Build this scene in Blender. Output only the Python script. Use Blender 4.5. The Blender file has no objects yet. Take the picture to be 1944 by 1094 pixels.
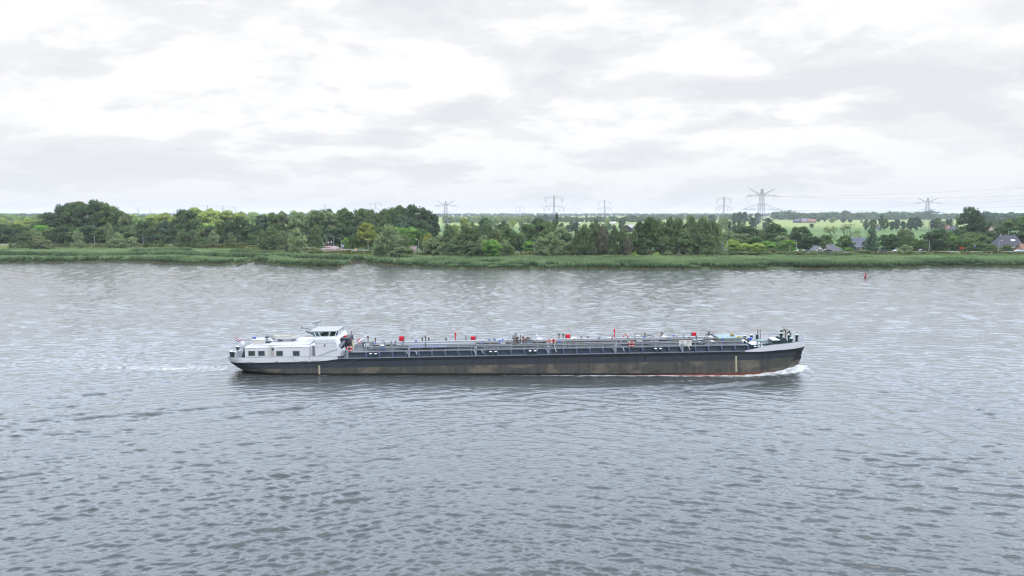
import bpy, math, random
import numpy as np
C = bpy.context.scene
COL = C.collection
PI = math.pi
# ---------------------------------------------------------------- camera
CAM_H = 25.0
PITCH = math.radians(6.3)
FPX = 1296.0
cam_d = bpy.data.cameras.new("camera")
cam_d.sensor_width = 36.0
cam_d.lens = 24.0
cam_d.clip_start = 0.5
cam_d.clip_end = 30000
cam = bpy.data.objects.new("camera", cam_d)
COL.objects.link(cam)
cam.location = (0, 0, CAM_H)
cam.rotation_euler = (PI / 2 - PITCH, 0, 0)
C.camera = cam
C.view_settings.view_transform = 'Standard'
C.view_settings.look = 'None'
C.view_settings.gamma = 1
C.view_settings.exposure = 0.08
C.view_settings.use_curve_mapping = False
C.cycles.max_bounces = 6
C.cycles.volume_bounces = 0
C.cycles.sample_clamp_indirect = 4
C.cycles.use_denoising = True
C.cycles.filter_width = 1.2
# ---------------------------------------------------------------- sky and sun
SUN_EL, SUN_AZ = math.radians(58), math.radians(158)   # azimuth from +Y towards +X
world = bpy.data.worlds.new("World")
C.world = world
world.use_nodes = True
def N(nt, typ, **kw):
    n = nt.nodes.new(typ)
    for k, v in kw.items():
        if k == 'inp':
            for i, x in v.items():
                n.inputs[i].default_value = x
        else:
            setattr(n, k, v)
    return n
def ramp(nt, stops, fac=None):
    r = nt.nodes.new('ShaderNodeValToRGB')
    e = r.color_ramp.elements
    while len(e) < len(stops): e.new(0.5)
    for i, (p, c) in enumerate(stops):
        e[i].position = p
        e[i].color = c if len(c) == 4 else (*c, 1)
    if fac is not None: nt.links.new(fac, r.inputs[0])
    return r
def math_n(nt, op, a, b=None, clamp=False):
    m = nt.nodes.new('ShaderNodeMath'); m.operation = op; m.use_clamp = clamp
    for i, x in enumerate((a, b)):
        if x is None: continue
        if isinstance(x, (int, float)): m.inputs[i].default_value = x
        else: nt.links.new(x, m.inputs[i])
    return m.outputs[0]
def mixc(nt, fac, a, b, typ='MIX'):
    m = nt.nodes.new('ShaderNodeMix'); m.data_type = 'RGBA'; m.blend_type = typ
    for i, x in ((0, fac), (6, a), (7, b)):
        if isinstance(x, (int, float)): m.inputs[i].default_value = x
        elif isinstance(x, tuple): m.inputs[i].default_value = x if len(x) == 4 else (*x, 1)
        else: nt.links.new(x, m.inputs[i])
    return m.outputs[2]
def mapr(nt, v, a, b, c, d):
    m = nt.nodes.new('ShaderNodeMapRange'); m.interpolation_type = 'SMOOTHSTEP'
    nt.links.new(v, m.inputs[0])
    for i, x in enumerate((a, b, c, d)): m.inputs[i + 1].default_value = x
    return m.outputs[0]
def build_world():
    nt = world.node_tree
    nt.nodes.clear()
    out = N(nt, 'ShaderNodeOutputWorld'); bg = N(nt, 'ShaderNodeBackground')
    sky = N(nt, 'ShaderNodeTexSky', sky_type='NISHITA', sun_disc=False)
    sky.sun_elevation = SUN_EL; sky.sun_rotation = SUN_AZ
    tc = N(nt, 'ShaderNodeTexCoord')
    sep = N(nt, 'ShaderNodeSeparateXYZ'); nt.links.new(tc.outputs['Generated'], sep.inputs[0])
    z = math_n(nt, 'MAXIMUM', sep.outputs[2], 0.0)
    zz = math_n(nt, 'ADD', z, 0.21)
    px = math_n(nt, 'DIVIDE', sep.outputs[0], zz); py = math_n(nt, 'DIVIDE', sep.outputs[1], zz)
    cmb = N(nt, 'ShaderNodeCombineXYZ'); nt.links.new(px, cmb.inputs[0]); nt.links.new(math_n(nt, 'MULTIPLY', py, 1.15), cmb.inputs[1])
    def noise(scale, detail, rough, off, dist=0.0, sc=(1, 1, 1)):
        mp = N(nt, 'ShaderNodeMapping'); mp.inputs['Location'].default_value = off; mp.inputs['Scale'].default_value = sc
        nt.links.new(cmb.outputs[0], mp.inputs[0])
        n = N(nt, 'ShaderNodeTexNoise', inp={'Scale': scale, 'Detail': detail, 'Roughness': rough, 'Distortion': dist})
        nt.links.new(mp.outputs[0], n.inputs['Vector'])
        return n.outputs['Fac']
    def noise2(k, scale, detail, rough, off, dist):
        sc = N(nt, 'ShaderNodeVectorMath', operation='SCALE'); nt.links.new(cmb.outputs[0], sc.inputs[0]); sc.inputs[3].default_value = k
        ad = N(nt, 'ShaderNodeVectorMath', operation='ADD'); nt.links.new(sc.outputs[0], ad.inputs[0]); ad.inputs[1].default_value = off
        n = N(nt, 'ShaderNodeTexNoise', inp={'Scale': scale, 'Detail': detail, 'Roughness': rough, 'Distortion': dist}); nt.links.new(ad.outputs[0], n.inputs['Vector'])
        return n.outputs['Fac']
    # cloud relief: density here against density a little lower down, so bases turn grey and tops stay white
    def density(k):
        f = noise2(k, 1.05, 10, 0.56, (5.1, 2.7, 3), .25); g = noise2(k, 2.9, 9, 0.60, (7.3, 4.2, 2), .4)
        return math_n(nt, 'ADD', mapr(nt, f, .36, .64, 0, 1), math_n(nt, 'MULTIPLY', g, .85))
    d0 = density(1.0); d1 = density(1.09); d2 = density(1.20)
    b = noise2(1.0, 2.9, 8, 0.58, (7.3, 4.2, 2), .2)
    c = noise(0.45, 4, 0.5, (1.3, 9.2, 5))
    rel = math_n(nt, 'ADD', math_n(nt, 'MULTIPLY', math_n(nt, 'SUBTRACT', d1, d0), .42), math_n(nt, 'MULTIPLY', math_n(nt, 'SUBTRACT', d2, d0), .20))
    s = math_n(nt, 'ADD', rel, math_n(nt, 'MULTIPLY', math_n(nt, 'SUBTRACT', c, .5), .30))
    fine_ = noise2(1.0, 6.5, 8, 0.62, (2.2, 8.1, 4), .3)
    s = math_n(nt, 'ADD', s, math_n(nt, 'MULTIPLY', math_n(nt, 'SUBTRACT', fine_, .5), .22))
    s = math_n(nt, 'ADD', s, .512)
    def gauss(cx, cz, wx, wz, amp):
        gx = math_n(nt, 'DIVIDE', math_n(nt, 'SUBTRACT', sep.outputs[0], cx), wx); gz = math_n(nt, 'DIVIDE', math_n(nt, 'SUBTRACT', sep.outputs[2], cz), wz)
        q = math_n(nt, 'ADD', math_n(nt, 'MULTIPLY', gx, gx), math_n(nt, 'MULTIPLY', gz, gz))
        return math_n(nt, 'MULTIPLY', math_n(nt, 'EXPONENT', math_n(nt, 'MULTIPLY', q, -1.0)), amp)
    for g_ in ((-.33, .275, .20, .03, -.09), (-.14, .20, .3, .045, .05), (.32, .285, .1, .02, -.04), (.42, .17, .2, .035, -.01), (-.5, .17, .2, .05, .04), (.1, .22, .2, .04, .04)):
        s = math_n(nt, 'ADD', s, gauss(*g_))
    cl = ramp(nt, [(0.22, (.79, .81, .845)), (0.36, (.85, .865, .89)), (0.46, (.875, .885, .905)), (0.54, (.945, .95, .96)), (0.64, (1.0, 1.0, 1.0))], s)
    # haze towards the horizon flattens the cloud contrast
    hz = mapr(nt, z, 0.0, 0.13, 0.70, 0.0)
    col = mixc(nt, hz, cl.outputs[0], (.80, .825, .87))
    # added sky brightness above the view, lifts water reflections and ambient light
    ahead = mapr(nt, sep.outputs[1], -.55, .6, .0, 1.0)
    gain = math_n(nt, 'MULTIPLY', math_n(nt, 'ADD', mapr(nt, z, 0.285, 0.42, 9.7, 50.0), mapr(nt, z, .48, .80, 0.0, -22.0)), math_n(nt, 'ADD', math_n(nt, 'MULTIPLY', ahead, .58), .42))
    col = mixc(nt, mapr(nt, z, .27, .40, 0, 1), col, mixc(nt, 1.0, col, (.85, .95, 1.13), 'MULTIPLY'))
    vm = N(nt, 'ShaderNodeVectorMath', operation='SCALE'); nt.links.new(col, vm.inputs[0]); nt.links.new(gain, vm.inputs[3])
    # thin blue breaks
    cov = mapr(nt, b, 0.30, 0.40, 0.86, 0.985)
    fin = mixc(nt, cov, sky.outputs[0], vm.outputs[0])
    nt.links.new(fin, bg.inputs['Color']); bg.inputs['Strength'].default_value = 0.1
    nt.links.new(bg.outputs[0], out.inputs[0])
build_world()
sun_d = bpy.data.lights.new("sun", 'SUN'); sun_d.energy = 1.9; sun_d.angle = math.radians(32); sun_d.color = (1, .96, .9)
sun = bpy.data.objects.new("sun", sun_d); COL.objects.link(sun)
sun.rotation_euler = (PI / 2 - SUN_EL, 0, PI - SUN_AZ)
sun.location = (0, 0, 200)
# ---------------------------------------------------------------- helpers
cP, sP = math.cos(PITCH), math.sin(PITCH)
def ray(u, v):
    dx = (u - 972) / FPX; dy = (v - 547) / FPX
    return dx, cP - dy * sP, -sP - dy * cP
def at_z(u, v, z=0.0):
    d = ray(u, v); t = (z - CAM_H) / d[2]
    return d[0] * t, d[1] * t
def at_y(u, v, Y):
    d = ray(u, v); t = Y / d[1]
    return d[0] * t, CAM_H + d[2] * t
def zat(v, Y): return at_y(972, v, Y)[1]
def srgb(r, g, b):
    f = lambda c: (c / 255 / 12.92) if c <= 10 else ((c / 255 + .055) / 1.055) ** 2.4
    return f(r), f(g), f(b)
MATS = {}
def mat(name, col, rough=0.6, metal=0.0, noise=0.0, nscale=3.0, spec=0.5):
    if name in MATS: return MATS[name]
    m = bpy.data.materials.new(name); m.use_nodes = True
    nt = m.node_tree; p = nt.nodes['Principled BSDF']
    p.inputs['Base Color'].default_value = (*col, 1); p.inputs['Roughness'].default_value = rough
    p.inputs['Metallic'].default_value = metal; p.inputs['Specular IOR Level'].default_value = spec
    if noise:
        tc = N(nt, 'ShaderNodeTexCoord')
        n = N(nt, 'ShaderNodeTexNoise', inp={'Scale': nscale, 'Detail': 5, 'Roughness': .65})
        nt.links.new(tc.outputs['Object'], n.inputs['Vector'])
        lo = tuple(max(0, c * (1 - noise)) for c in col); hi = tuple(min(1, c * (1 + noise)) for c in col)
        r = ramp(nt, [(.3, lo), (.7, hi)], n.outputs['Fac'])
        nt.links.new(r.outputs[0], p.inputs['Base Color'])
    MATS[name] = m
    return m
def tag(o, label=None, cat=None, group=None, kind=None):
    if label: o['label'] = label
    if cat: o['category'] = cat
    if group: o['group'] = group
    if kind: o['kind'] = kind
    return o
def empty(name, loc=(0, 0, 0), rz=0.0, label=None, cat=None, group=None):
    o = bpy.data.objects.new(name, None); COL.objects.link(o)
    o.location = loc; o.rotation_euler = (0, 0, rz); o.empty_display_size = 0.5
    return tag(o, label, cat, group)
def link(name, me, parent=None):
    o = bpy.data.objects.new(name, me); COL.objects.link(o)
    if parent is not None: o.parent = parent
    return o
def np_mesh(name, V, Fq, m, smooth=False, attrs=None):
    """mesh from arrays: V (n,3), Fq (k,4) or (k,3)"""
    me = bpy.data.meshes.new(name)
    V = np.asarray(V, np.float32); Fq = np.asarray(Fq, np.int32)
    k = Fq.shape[1]
    me.vertices.add(len(V)); me.vertices.foreach_set('co', V.ravel())
    me.loops.add(Fq.size); me.loops.foreach_set('vertex_index', Fq.ravel())
    me.polygons.add(len(Fq))
    me.polygons.foreach_set('loop_start', np.arange(0, Fq.size, k, dtype=np.int32))
    me.polygons.foreach_set('loop_total', np.full(len(Fq), k, np.int32))
    if smooth: me.polygons.foreach_set('use_smooth', np.ones(len(Fq), bool))
    for an, (dom, typ, arr) in (attrs or {}).items():
        at = me.attributes.new(an, typ, dom)
        at.data.foreach_set('value' if typ == 'FLOAT' else 'color' if 'COLOR' in typ else 'vector', np.asarray(arr, np.float32).ravel())
    me.update(calc_edges=True)
    if m: me.materials.append(m)
    return me
class MB:
    def __init__(s): s.v = []; s.f = []
    def add(s, vs, fs):
        b = len(s.v); s.v += [tuple(x) for x in vs]; s.f += [tuple(i + b for i in f) for f in fs]
        return s
    def box(s, x0, x1, y0, y1, z0, z1):
        return s.add([(x0, y0, z0), (x1, y0, z0), (x1, y1, z0), (x0, y1, z0), (x0, y0, z1), (x1, y0, z1), (x1, y1, z1), (x0, y1, z1)],
                     [(3, 2, 1, 0), (4, 5, 6, 7), (0, 1, 5, 4), (1, 2, 6, 5), (2, 3, 7, 6), (3, 0, 4, 7)])
    def cbox(s, x0, x1, y0, y1, z0, z1, c=0.03):
        """box with chamfered upright and top edges"""
        c = min(c, (x1 - x0) / 3, (y1 - y0) / 3, (z1 - z0) / 3)
        def ring(i, z): return [(x0 + i + c, y0 + i, z), (x1 - i - c, y0 + i, z), (x1 - i, y0 + i + c, z), (x1 - i, y1 - i - c, z), (x1 - i - c, y1 - i, z), (x0 + i + c, y1 - i, z), (x0 + i, y1 - i - c, z), (x0 + i, y0 + i + c, z)]
        V = ring(0, z0) + ring(0, z1 - c) + ring(c * .9, z1)
        Fs = [tuple(range(7, -1, -1)), tuple(range(16, 24))]
        for r in (0, 8):
            for i in range(8):
                j = (i + 1) % 8
                Fs.append((r + i, r + j, r + 8 + j, r + 8 + i))
        return s.add(V, Fs)
    def tube(s, pts, r, n=6, cap=True):
        pts = [np.array(p, float) for p in pts]
        rs = r if isinstance(r, (list, tuple)) else [r] * len(pts)
        V = []; Fs = []
        for i, p in enumerate(pts):
            d = pts[min(i + 1, len(pts) - 1)] - pts[max(i - 1, 0)]
            d = d / (np.linalg.norm(d) + 1e-9)
            a = np.array((0, 0, 1.)) if abs(d[2]) < .9 else np.array((1., 0, 0))
            e1 = np.cross(d, a); e1 /= np.linalg.norm(e1); e2 = np.cross(d, e1)
            for k in range(n):
                t = 2 * PI * k / n
                V.append(p + rs[i] * (math.cos(t) * e1 + math.sin(t) * e2))
        for i in range(len(pts) - 1):
            for k in range(n):
                j = (k + 1) % n
                Fs.append((i * n + j, i * n + k, (i + 1) * n + k, (i + 1) * n + j))
        if cap:
            Fs.append(tuple(range(n))); Fs.append(tuple(reversed(range((len(pts) - 1) * n, len(pts) * n))))
        return s.add(V, Fs)
    def bar(s, p, q, r, n=4): return s.tube([p, q], r, n)
    def prism_y(s, prof, y0, y1):
        """profile of (x,z) points, extruded along y"""
        n = len(prof)
        V = [(x, y0, z) for x, z in prof] + [(x, y1, z) for x, z in prof]
        return s.add(V, [tuple(range(n)), tuple(reversed(range(n, 2 * n)))] + [((i + 1) % n, i, n + i, n + (i + 1) % n) for i in range(n)])
    def prism_x(s, prof, x0, x1):
        n = len(prof)
        V = [(x0, y, z) for y, z in prof] + [(x1, y, z) for y, z in prof]
        return s.add(V, [tuple(reversed(range(n))), tuple(range(n, 2 * n))] + [(i, (i + 1) % n, n + (i + 1) % n, n + i) for i in range(n)])
    def lathe(s, prof, c=(0, 0, 0), n=12, axis='z'):
        V = []; Fs = []
        for r, h in prof:
            for k in range(n):
                t = 2 * PI * k / n
                a, b = r * math.cos(t), r * math.sin(t)
                V.append({'z': (c[0] + a, c[1] + b, c[2] + h), 'y': (c[0] + a, c[1] + h, c[2] + b), 'x': (c[0] + h, c[1] + a, c[2] + b)}[axis])
        for i in range(len(prof) - 1):
            for k in range(n):
                j = (k + 1) % n
                Fs.append((i * n + k, i * n + j, (i + 1) * n + j, (i + 1) * n + k))
        Fs.append(tuple(reversed(range(n)))); Fs.append(tuple(range((len(prof) - 1) * n, len(prof) * n)))
        return s.add(V, Fs)
    def torus(s, c, R, r, n=20, m=8, axis='y', a0=0, a1=2 * PI):
        V = []; Fs = []; full = abs(a1 - a0 - 2 * PI) < 1e-6
        nn = n if full else n + 1
        for i in range(nn):
            t = a0 + (a1 - a0) * i / n
            for k in range(m):
                q = 2 * PI * k / m; rr = R + r * math.cos(q); h = r * math.sin(q)
                a, b = rr * math.cos(t), rr * math.sin(t)
                V.append({'z': (c[0] + a, c[1] + b, c[2] + h), 'y': (c[0] + a, c[1] + h, c[2] + b), 'x': (c[0] + h, c[1] + a, c[2] + b)}[axis])
        for i in range(n):
            for k in range(m):
                i2 = (i + 1) % nn; j = (k + 1) % m
                Fs.append((i * m + k, i2 * m + k, i2 * m + j, i * m + j))
        return s.add(V, Fs)
    def ball(s, c, r, n=10, sz=1.0):
        prof = [(max(.001, r * math.sin(PI * i / 8)), -r * sz * math.cos(PI * i / 8)) for i in range(9)]
        return s.lathe(prof, c, n)
    def mesh(s, name, m, smooth=False):
        me = bpy.data.meshes.new(name); me.from_pydata(s.v, [], s.f)
        import bmesh
        bm = bmesh.new(); bm.from_mesh(me)
        bmesh.ops.recalc_face_normals(bm, faces=bm.faces)
        bm.to_mesh(me); bm.free()
        for x in (m if isinstance(m, (list, tuple)) else [m]): me.materials.append(x)
        if smooth: me.polygons.foreach_set('use_smooth', [True] * len(me.polygons))
        me.update()
        return me
    def build(s, name, m, parent=None, smooth=False): return link(name, s.mesh(name, m, smooth), parent)
def vnoise(x, y, seed=0):
    """smooth value noise, vectorised"""
    x = np.asarray(x, np.float64); y = np.asarray(y, np.float64)
    xi = np.floor(x).astype(np.int64); yi = np.floor(y).astype(np.int64); fx = x - xi; fy = y - yi
    def h(a, b):
        q = (a * 374761393 + b * 668265263 + seed * 974711) & 0x7fffffff
        q = (q ^ (q >> 13)) * 1274126177 & 0x7fffffff
        return ((q ^ (q >> 16)) & 0xffff) / 65535.0
    sx = fx * fx * (3 - 2 * fx); sy = fy * fy * (3 - 2 * fy)
    return (h(xi, yi) * (1 - sx) + h(xi + 1, yi) * sx) * (1 - sy) + (h(xi, yi + 1) * (1 - sx) + h(xi + 1, yi + 1) * sx) * sy
# ---------------------------------------------------------------- terrain
shore_uv = [(-500, 500), (-200, 499.5), (100, 499), (180, 498.6), (210, 497.8), (260, 498), (300, 500.6), (340, 501.5), (400, 502.5), (448, 503), (456, 500), (461, 496), (471, 496.2), (480, 499.5),
            (500, 501.5), (515, 503.5), (545, 506), (600, 508.5), (640, 508.3), (648, 506), (651, 500), (656, 496.5), (682, 496.8), (694, 499), (704, 502.5), (740, 505), (785, 509), (860, 510.5), (960, 511),
            (1100, 511.6), (1300, 512), (1500, 511.6), (1620, 511), (1700, 510), (1770, 507.5), (1850, 506.5), (1944, 507), (2300, 508), (2700, 508)]
road_uv = [(-700, 463), (-200, 463.5), (330, 464), (480, 466.5), (570, 470), (640, 474), (720, 477.6), (800, 479), (1000, 479.2), (1500, 479), (1944, 478.4), (2300, 478), (2800, 478)]
RZ = 3.0
sp = np.array([at_z(u, v, 0) for u, v in shore_uv]); rp = np.array([at_z(u, v, RZ) for u, v in road_uv])
SX = np.concatenate([[-9000], sp[:, 0], [9000]]); SY = np.concatenate([[sp[0, 1]], sp[:, 1], [sp[-1, 1]]])
RX = np.concatenate([[-9000], rp[:, 0], [9000]]); RY = np.concatenate([[rp[0, 1]], rp[:, 1], [rp[-1, 1]]])
for k in range(1, len(SX)):
    if SX[k] <= SX[k - 1]: SX[k] = SX[k - 1] + 0.3
xs_ = np.linspace(-500, 600, 2201)
ry_ = np.interp(xs_, RX, RY)
ker = np.hanning(81); ker /= ker.sum()
ry_s = np.convolve(np.pad(ry_, 40, mode='edge'), ker, mode='valid')
def y_shore(X): return np.interp(X, SX, SY) + (vnoise(np.asarray(X) / 5.0, 0 * np.asarray(X), 3) - .5) * 2.6 + (vnoise(np.asarray(X) / 17.0, 0 * np.asarray(X), 13) - .5) * 4.5
def y_road(X): return np.interp(X, xs_, ry_s)
def sstep(a, b, x):
    t = np.clip((x - a) / (b - a), 0, 1); return t * t * (3 - 2 * t)
def tz(X, Y):
    X = np.asarray(X, float); Y = np.asarray(Y, float)
    ds = Y - y_shore(X); dr = Y - y_road(X)
    z = -3 + 3.35 * sstep(-4, 1.2, ds) + 0.3 * sstep(4, 40, ds)
    z = np.where(ds < -4, -3, z)
    ridge = RZ * sstep(-17, -5.5, dr) * (1 - sstep(5.5, 18, dr))
    base = np.where(dr < 5.5, z, z + (-0.9 - z) * sstep(5.5, 18, dr))
    zz = np.maximum(base, 0 * base + base) * (1 - sstep(-17, -5.5, dr) * (1 - sstep(5.5, 18, dr))) + ridge
    zz = np.where(np.abs(dr) <= 5.5, RZ, zz)
    bump = (vnoise(X / 9, Y / 9, 5) - .5) * .3
    return zz + np.where((np.abs(dr) > 6) & (ds > 2), bump, 0)
def tzs(x, y): return float(tz(np.array([x]), np.array([y]))[0])
def build_ground():
    gx = np.concatenate([-np.geomspace(9000, 430, 26), np.linspace(-420, 520, 420), np.geomspace(530, 9000, 26)])
    gy = np.concatenate([[-900, -200, 120, 270], np.linspace(285, 560, 190), np.geomspace(563, 9500, 150)])
    X, Y = np.meshgrid(gx, gy)
    Z = tz(X, Y)
    V = np.stack([X, Y, Z], -1).reshape(-1, 3)
    ny, nx = X.shape
    i = np.arange(ny - 1)[:, None] * nx + np.arange(nx - 1)[None]
    F = np.stack([i, i + 1, i + 1 + nx, i + nx], -1).reshape(-1, 4)
    ds = Y - y_shore(X); dr = Y - y_road(X)
    dike = (sstep(-19, -14, dr) * (1 - sstep(16, 24, dr))).ravel()
    fld = sstep(14, 26, dr).ravel()
    m = bpy.data.materials.new("ground"); m.use_nodes = True
    nt = m.node_tree; p = nt.nodes['Principled BSDF']; p.inputs['Roughness'].default_value = .9; p.inputs['Specular IOR Level'].default_value = .1
    geo = N(nt, 'ShaderNodeNewGeometry')
    def nz(scale, det, sc=(1, 1, 1), rot=0):
        mp = N(nt, 'ShaderNodeMapping'); mp.inputs['Scale'].default_value = sc; mp.inputs['Rotation'].default_value = (0, 0, rot)
        nt.links.new(geo.outputs['Position'], mp.inputs[0])
        n = N(nt, 'ShaderNodeTexNoise', inp={'Scale': scale, 'Detail': det, 'Roughness': .65}); nt.links.new(mp.outputs[0], n.inputs['Vector'])
        return n.outputs['Fac']
    # marsh soil and grass
    marsh = ramp(nt, [(.35, (.035, .05, .018)), (.6, (.055, .085, .028)), (.75, (.09, .10, .04))], nz(.25, 6)).outputs[0]
    dk = ramp(nt, [(.3, (.06, .08, .022)), (.55, (.10, .115, .03)), (.75, (.16, .15, .05))], nz(.16, 7)).outputs[0]
    # polder parcels: long narrow strips divided by ditches
    mp = N(nt, 'ShaderNodeMapping'); mp.inputs['Rotation'].default_value = (0, 0, math.radians(-14)); nt.links.new(geo.outputs['Position'], mp.inputs[0])
    br = N(nt, 'ShaderNodeTexBrick', inp={'Color1': (0, 0, 0, 1), 'Color2': (1, 1, 1, 1), 'Mortar': (.5, .5, .5, 1), 'Scale': 1.0, 'Mortar Size': 1.4, 'Mortar Smooth': .3, 'Brick Width': 420.0, 'Row Height': 62.0, 'Bias': 0})
    nt.links.new(mp.outputs[0], br.inputs['Vector'])
    sepp = N(nt, 'ShaderNodeSeparateXYZ'); nt.links.new(geo.outputs['Position'], sepp.inputs[0])
    rowc = ramp(nt, [(0, (.062, .115, .032)), (.3, (.085, .145, .035)), (.55, (.12, .17, .045)), (.8, (.17, .20, .065)), (1, (.20, .205, .08))], br.outputs['Color']).outputs[0]
    far = mapr(nt, sepp.outputs[1], 950, 1500, 0, 1)
    sunlit_tint = mixc(nt, .55, rowc, (.31, .385, .12))  # far fields: sunshine painted into the grass colour
    near = mixc(nt, .6, rowc, (.085, .17, .05))
    rowc = mixc(nt, far, near, sunlit_tint)
    rowc = mixc(nt, .45, rowc, ramp(nt, [(.3, (.35, .35, .35)), (.7, (1, 1, 1))], nz(.02, 8, (1, 2.5, 1))).outputs[0], 'MULTIPLY')
    rowc = mixc(nt, br.outputs['Fac'], rowc, (.03, .045, .02))
    ad = N(nt, 'ShaderNodeAttribute', attribute_name='dike'); af = N(nt, 'ShaderNodeAttribute', attribute_name='field')
    c = mixc(nt, af.outputs['Fac'], marsh, rowc)
    c = mixc(nt, ad.outputs['Fac'], c, dk)
    nt.links.new(c, p.inputs['Base Color'])
    bm_ = N(nt, 'ShaderNodeBump', inp={'Strength': .6, 'Distance': .4}); nt.links.new(nz(.8, 6), bm_.inputs['Height']); nt.links.new(bm_.outputs[0], p.inputs['Normal'])
    me = np_mesh('ground', V, F, m, True, {'dike': ('POINT', 'FLOAT', dike), 'field': ('POINT', 'FLOAT', fld)})
    tag(link('ground', me), kind='structure')
build_ground()
def strip(name, xs, half, dz, m, yoff=0.0, sub=1):
    V = []; F = []
    for i, x in enumerate(xs):
        y = float(y_road(np.array([x]))[0]) + yoff
        V += [(x, y - half, RZ + dz), (x, y + half, RZ + dz)]
        if i: F.append((2 * i - 2, 2 * i, 2 * i + 1, 2 * i - 1))
    o = link(name, np_mesh(name, V, F, m)); return tag(o, kind='structure')
strip('road', np.arange(-600, 760, 2.0), 2.9, .03, mat('asphalt', (.20, .20, .205), .85, noise=.25, nscale=.4))
strip('road_verge', np.arange(-600, 760, 2.0), .45, .024, mat('concrete_edge', (.30, .29, .27), .9, noise=.2, nscale=.6), -3.4)
# brick ramp that climbs from the road junction
def brick_ramp():
    p0 = at_z(648, 475.5, RZ + .3); V = []; F = []
    pts = [(608, 475.0), (660, 476.2), (645, 470.5), (613, 470.0), (637, 467), (618, 467)]
    w = [(*at_z(u, v, RZ + .06 + .25 * k), RZ + .06 + .25 * k) for (u, v), k in zip(pts, (0, 0, 1, 1, 2, 2))]
    mb = MB(); mb.add(w, [(0, 1, 2, 3), (3, 2, 4, 5)])
    lo = [(x, y, z - 1.2) for x, y, z in w]
    mb.add(w + lo, [(0, 6, 7, 1), (1, 7, 8, 2), (2, 8, 10, 4), (4, 10, 11, 5), (5, 11, 9, 3), (3, 9, 6, 0)])
    tag(mb.build('brick_road', mat('pink_brick', (.20, .135, .13), .85, noise=.2, nscale=1.5)), kind='structure')
brick_ramp()
# ---------------------------------------------------------------- reeds and marsh grass
def leaf_mat(name, col, transl=.25, jit=.25, tip=None):
    if name in MATS: return MATS[name]
    m = bpy.data.materials.new(name); m.use_nodes = True; nt = m.node_tree
    nt.nodes.clear(); out = N(nt, 'ShaderNodeOutputMaterial')
    at = N(nt, 'ShaderNodeAttribute', attribute_name='tone'); oi = N(nt, 'ShaderNodeObjectInfo')
    v = math_n(nt, 'ADD', math_n(nt, 'MULTIPLY', at.outputs['Fac'], jit * 2), 1 - jit)
    v2 = math_n(nt, 'ADD', math_n(nt, 'MULTIPLY', oi.outputs['Random'], .3), .85)
    hsv = N(nt, 'ShaderNodeHueSaturation', inp={'Color': (*col, 1)})
    nt.links.new(math_n(nt, 'MULTIPLY', v, v2), hsv.inputs['Value'])
    nt.links.new(math_n(nt, 'ADD', math_n(nt, 'MULTIPLY', at.outputs['Fac'], -.05), .525), hsv.inputs['Hue'])
    c = hsv.outputs[0]
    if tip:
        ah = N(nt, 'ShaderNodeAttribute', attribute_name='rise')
        stem = mixc(nt, 1.0, c, (.36, .39, .43), 'MULTIPLY')  # darker stalks, with the shade of the reed fronts painted in
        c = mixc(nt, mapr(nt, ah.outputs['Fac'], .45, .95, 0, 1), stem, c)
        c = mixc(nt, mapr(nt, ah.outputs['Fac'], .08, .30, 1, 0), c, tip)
    d = N(nt, 'ShaderNodeBsdfDiffuse'); t = N(nt, 'ShaderNodeBsdfTranslucent'); mx = N(nt, 'ShaderNodeMixShader')
    mx.inputs[0].default_value = transl
    nt.links.new(c, d.inputs[0]); nt.links.new(c, t.inputs[0]); nt.links.new(d.outputs[0], mx.inputs[1]); nt.links.new(t.outputs[0], mx.inputs[2])
    nt.links.new(mx.outputs[0], out.inputs[0])
    MATS[name] = m; return m
def blades(name, X, Y, H, W, lean, m, seed, zoff=0.0, tadd=0.0):
    r = np.random.default_rng(seed); n = len(X)
    Z = tz(X, Y) + zoff
    a = r.uniform(0, PI, n); b = r.uniform(0, 2 * PI, n)
    ca, sa = np.cos(a) * W / 2, np.sin(a) * W / 2
    lx, ly = np.cos(b) * H * lean, np.sin(b) * H * lean
    q = .55
    def P(dx, dy, dz): return np.stack([X + dx, Y + dy, Z + dz], -1)
    V = np.stack([P(-ca, -sa, -.3), P(ca, sa, -.3), P(ca * .9 + lx * .3, sa * .9 + ly * .3, H * q), P(-ca * .9 + lx * .3, -sa * .9 + ly * .3, H * q), P(ca * .35 + lx, sa * .35 + ly, H), P(-ca * .35 + lx, -sa * .35 + ly, H)], 1).reshape(-1, 3)
    i = np.arange(n)[:, None] * 6
    F = np.concatenate([i + [0, 1, 2, 3], i + [3, 2, 4, 5]], 1).reshape(-1, 4)
    rise = np.tile(np.array([0, 0, q, q, 1, 1.]), (n, 1)).ravel()
    tone = np.repeat(np.clip(vnoise(X / 7, Y / 7, seed) * .45 + vnoise(X / 26, Y / 22, seed + 3) * .35 + r.uniform(0, .3, n) - .05 + tadd, 0, 1), 6)
    return np_mesh(name, V, F, m, False, {'rise': ('POINT', 'FLOAT', rise), 'tone': ('POINT', 'FLOAT', tone)})
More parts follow.
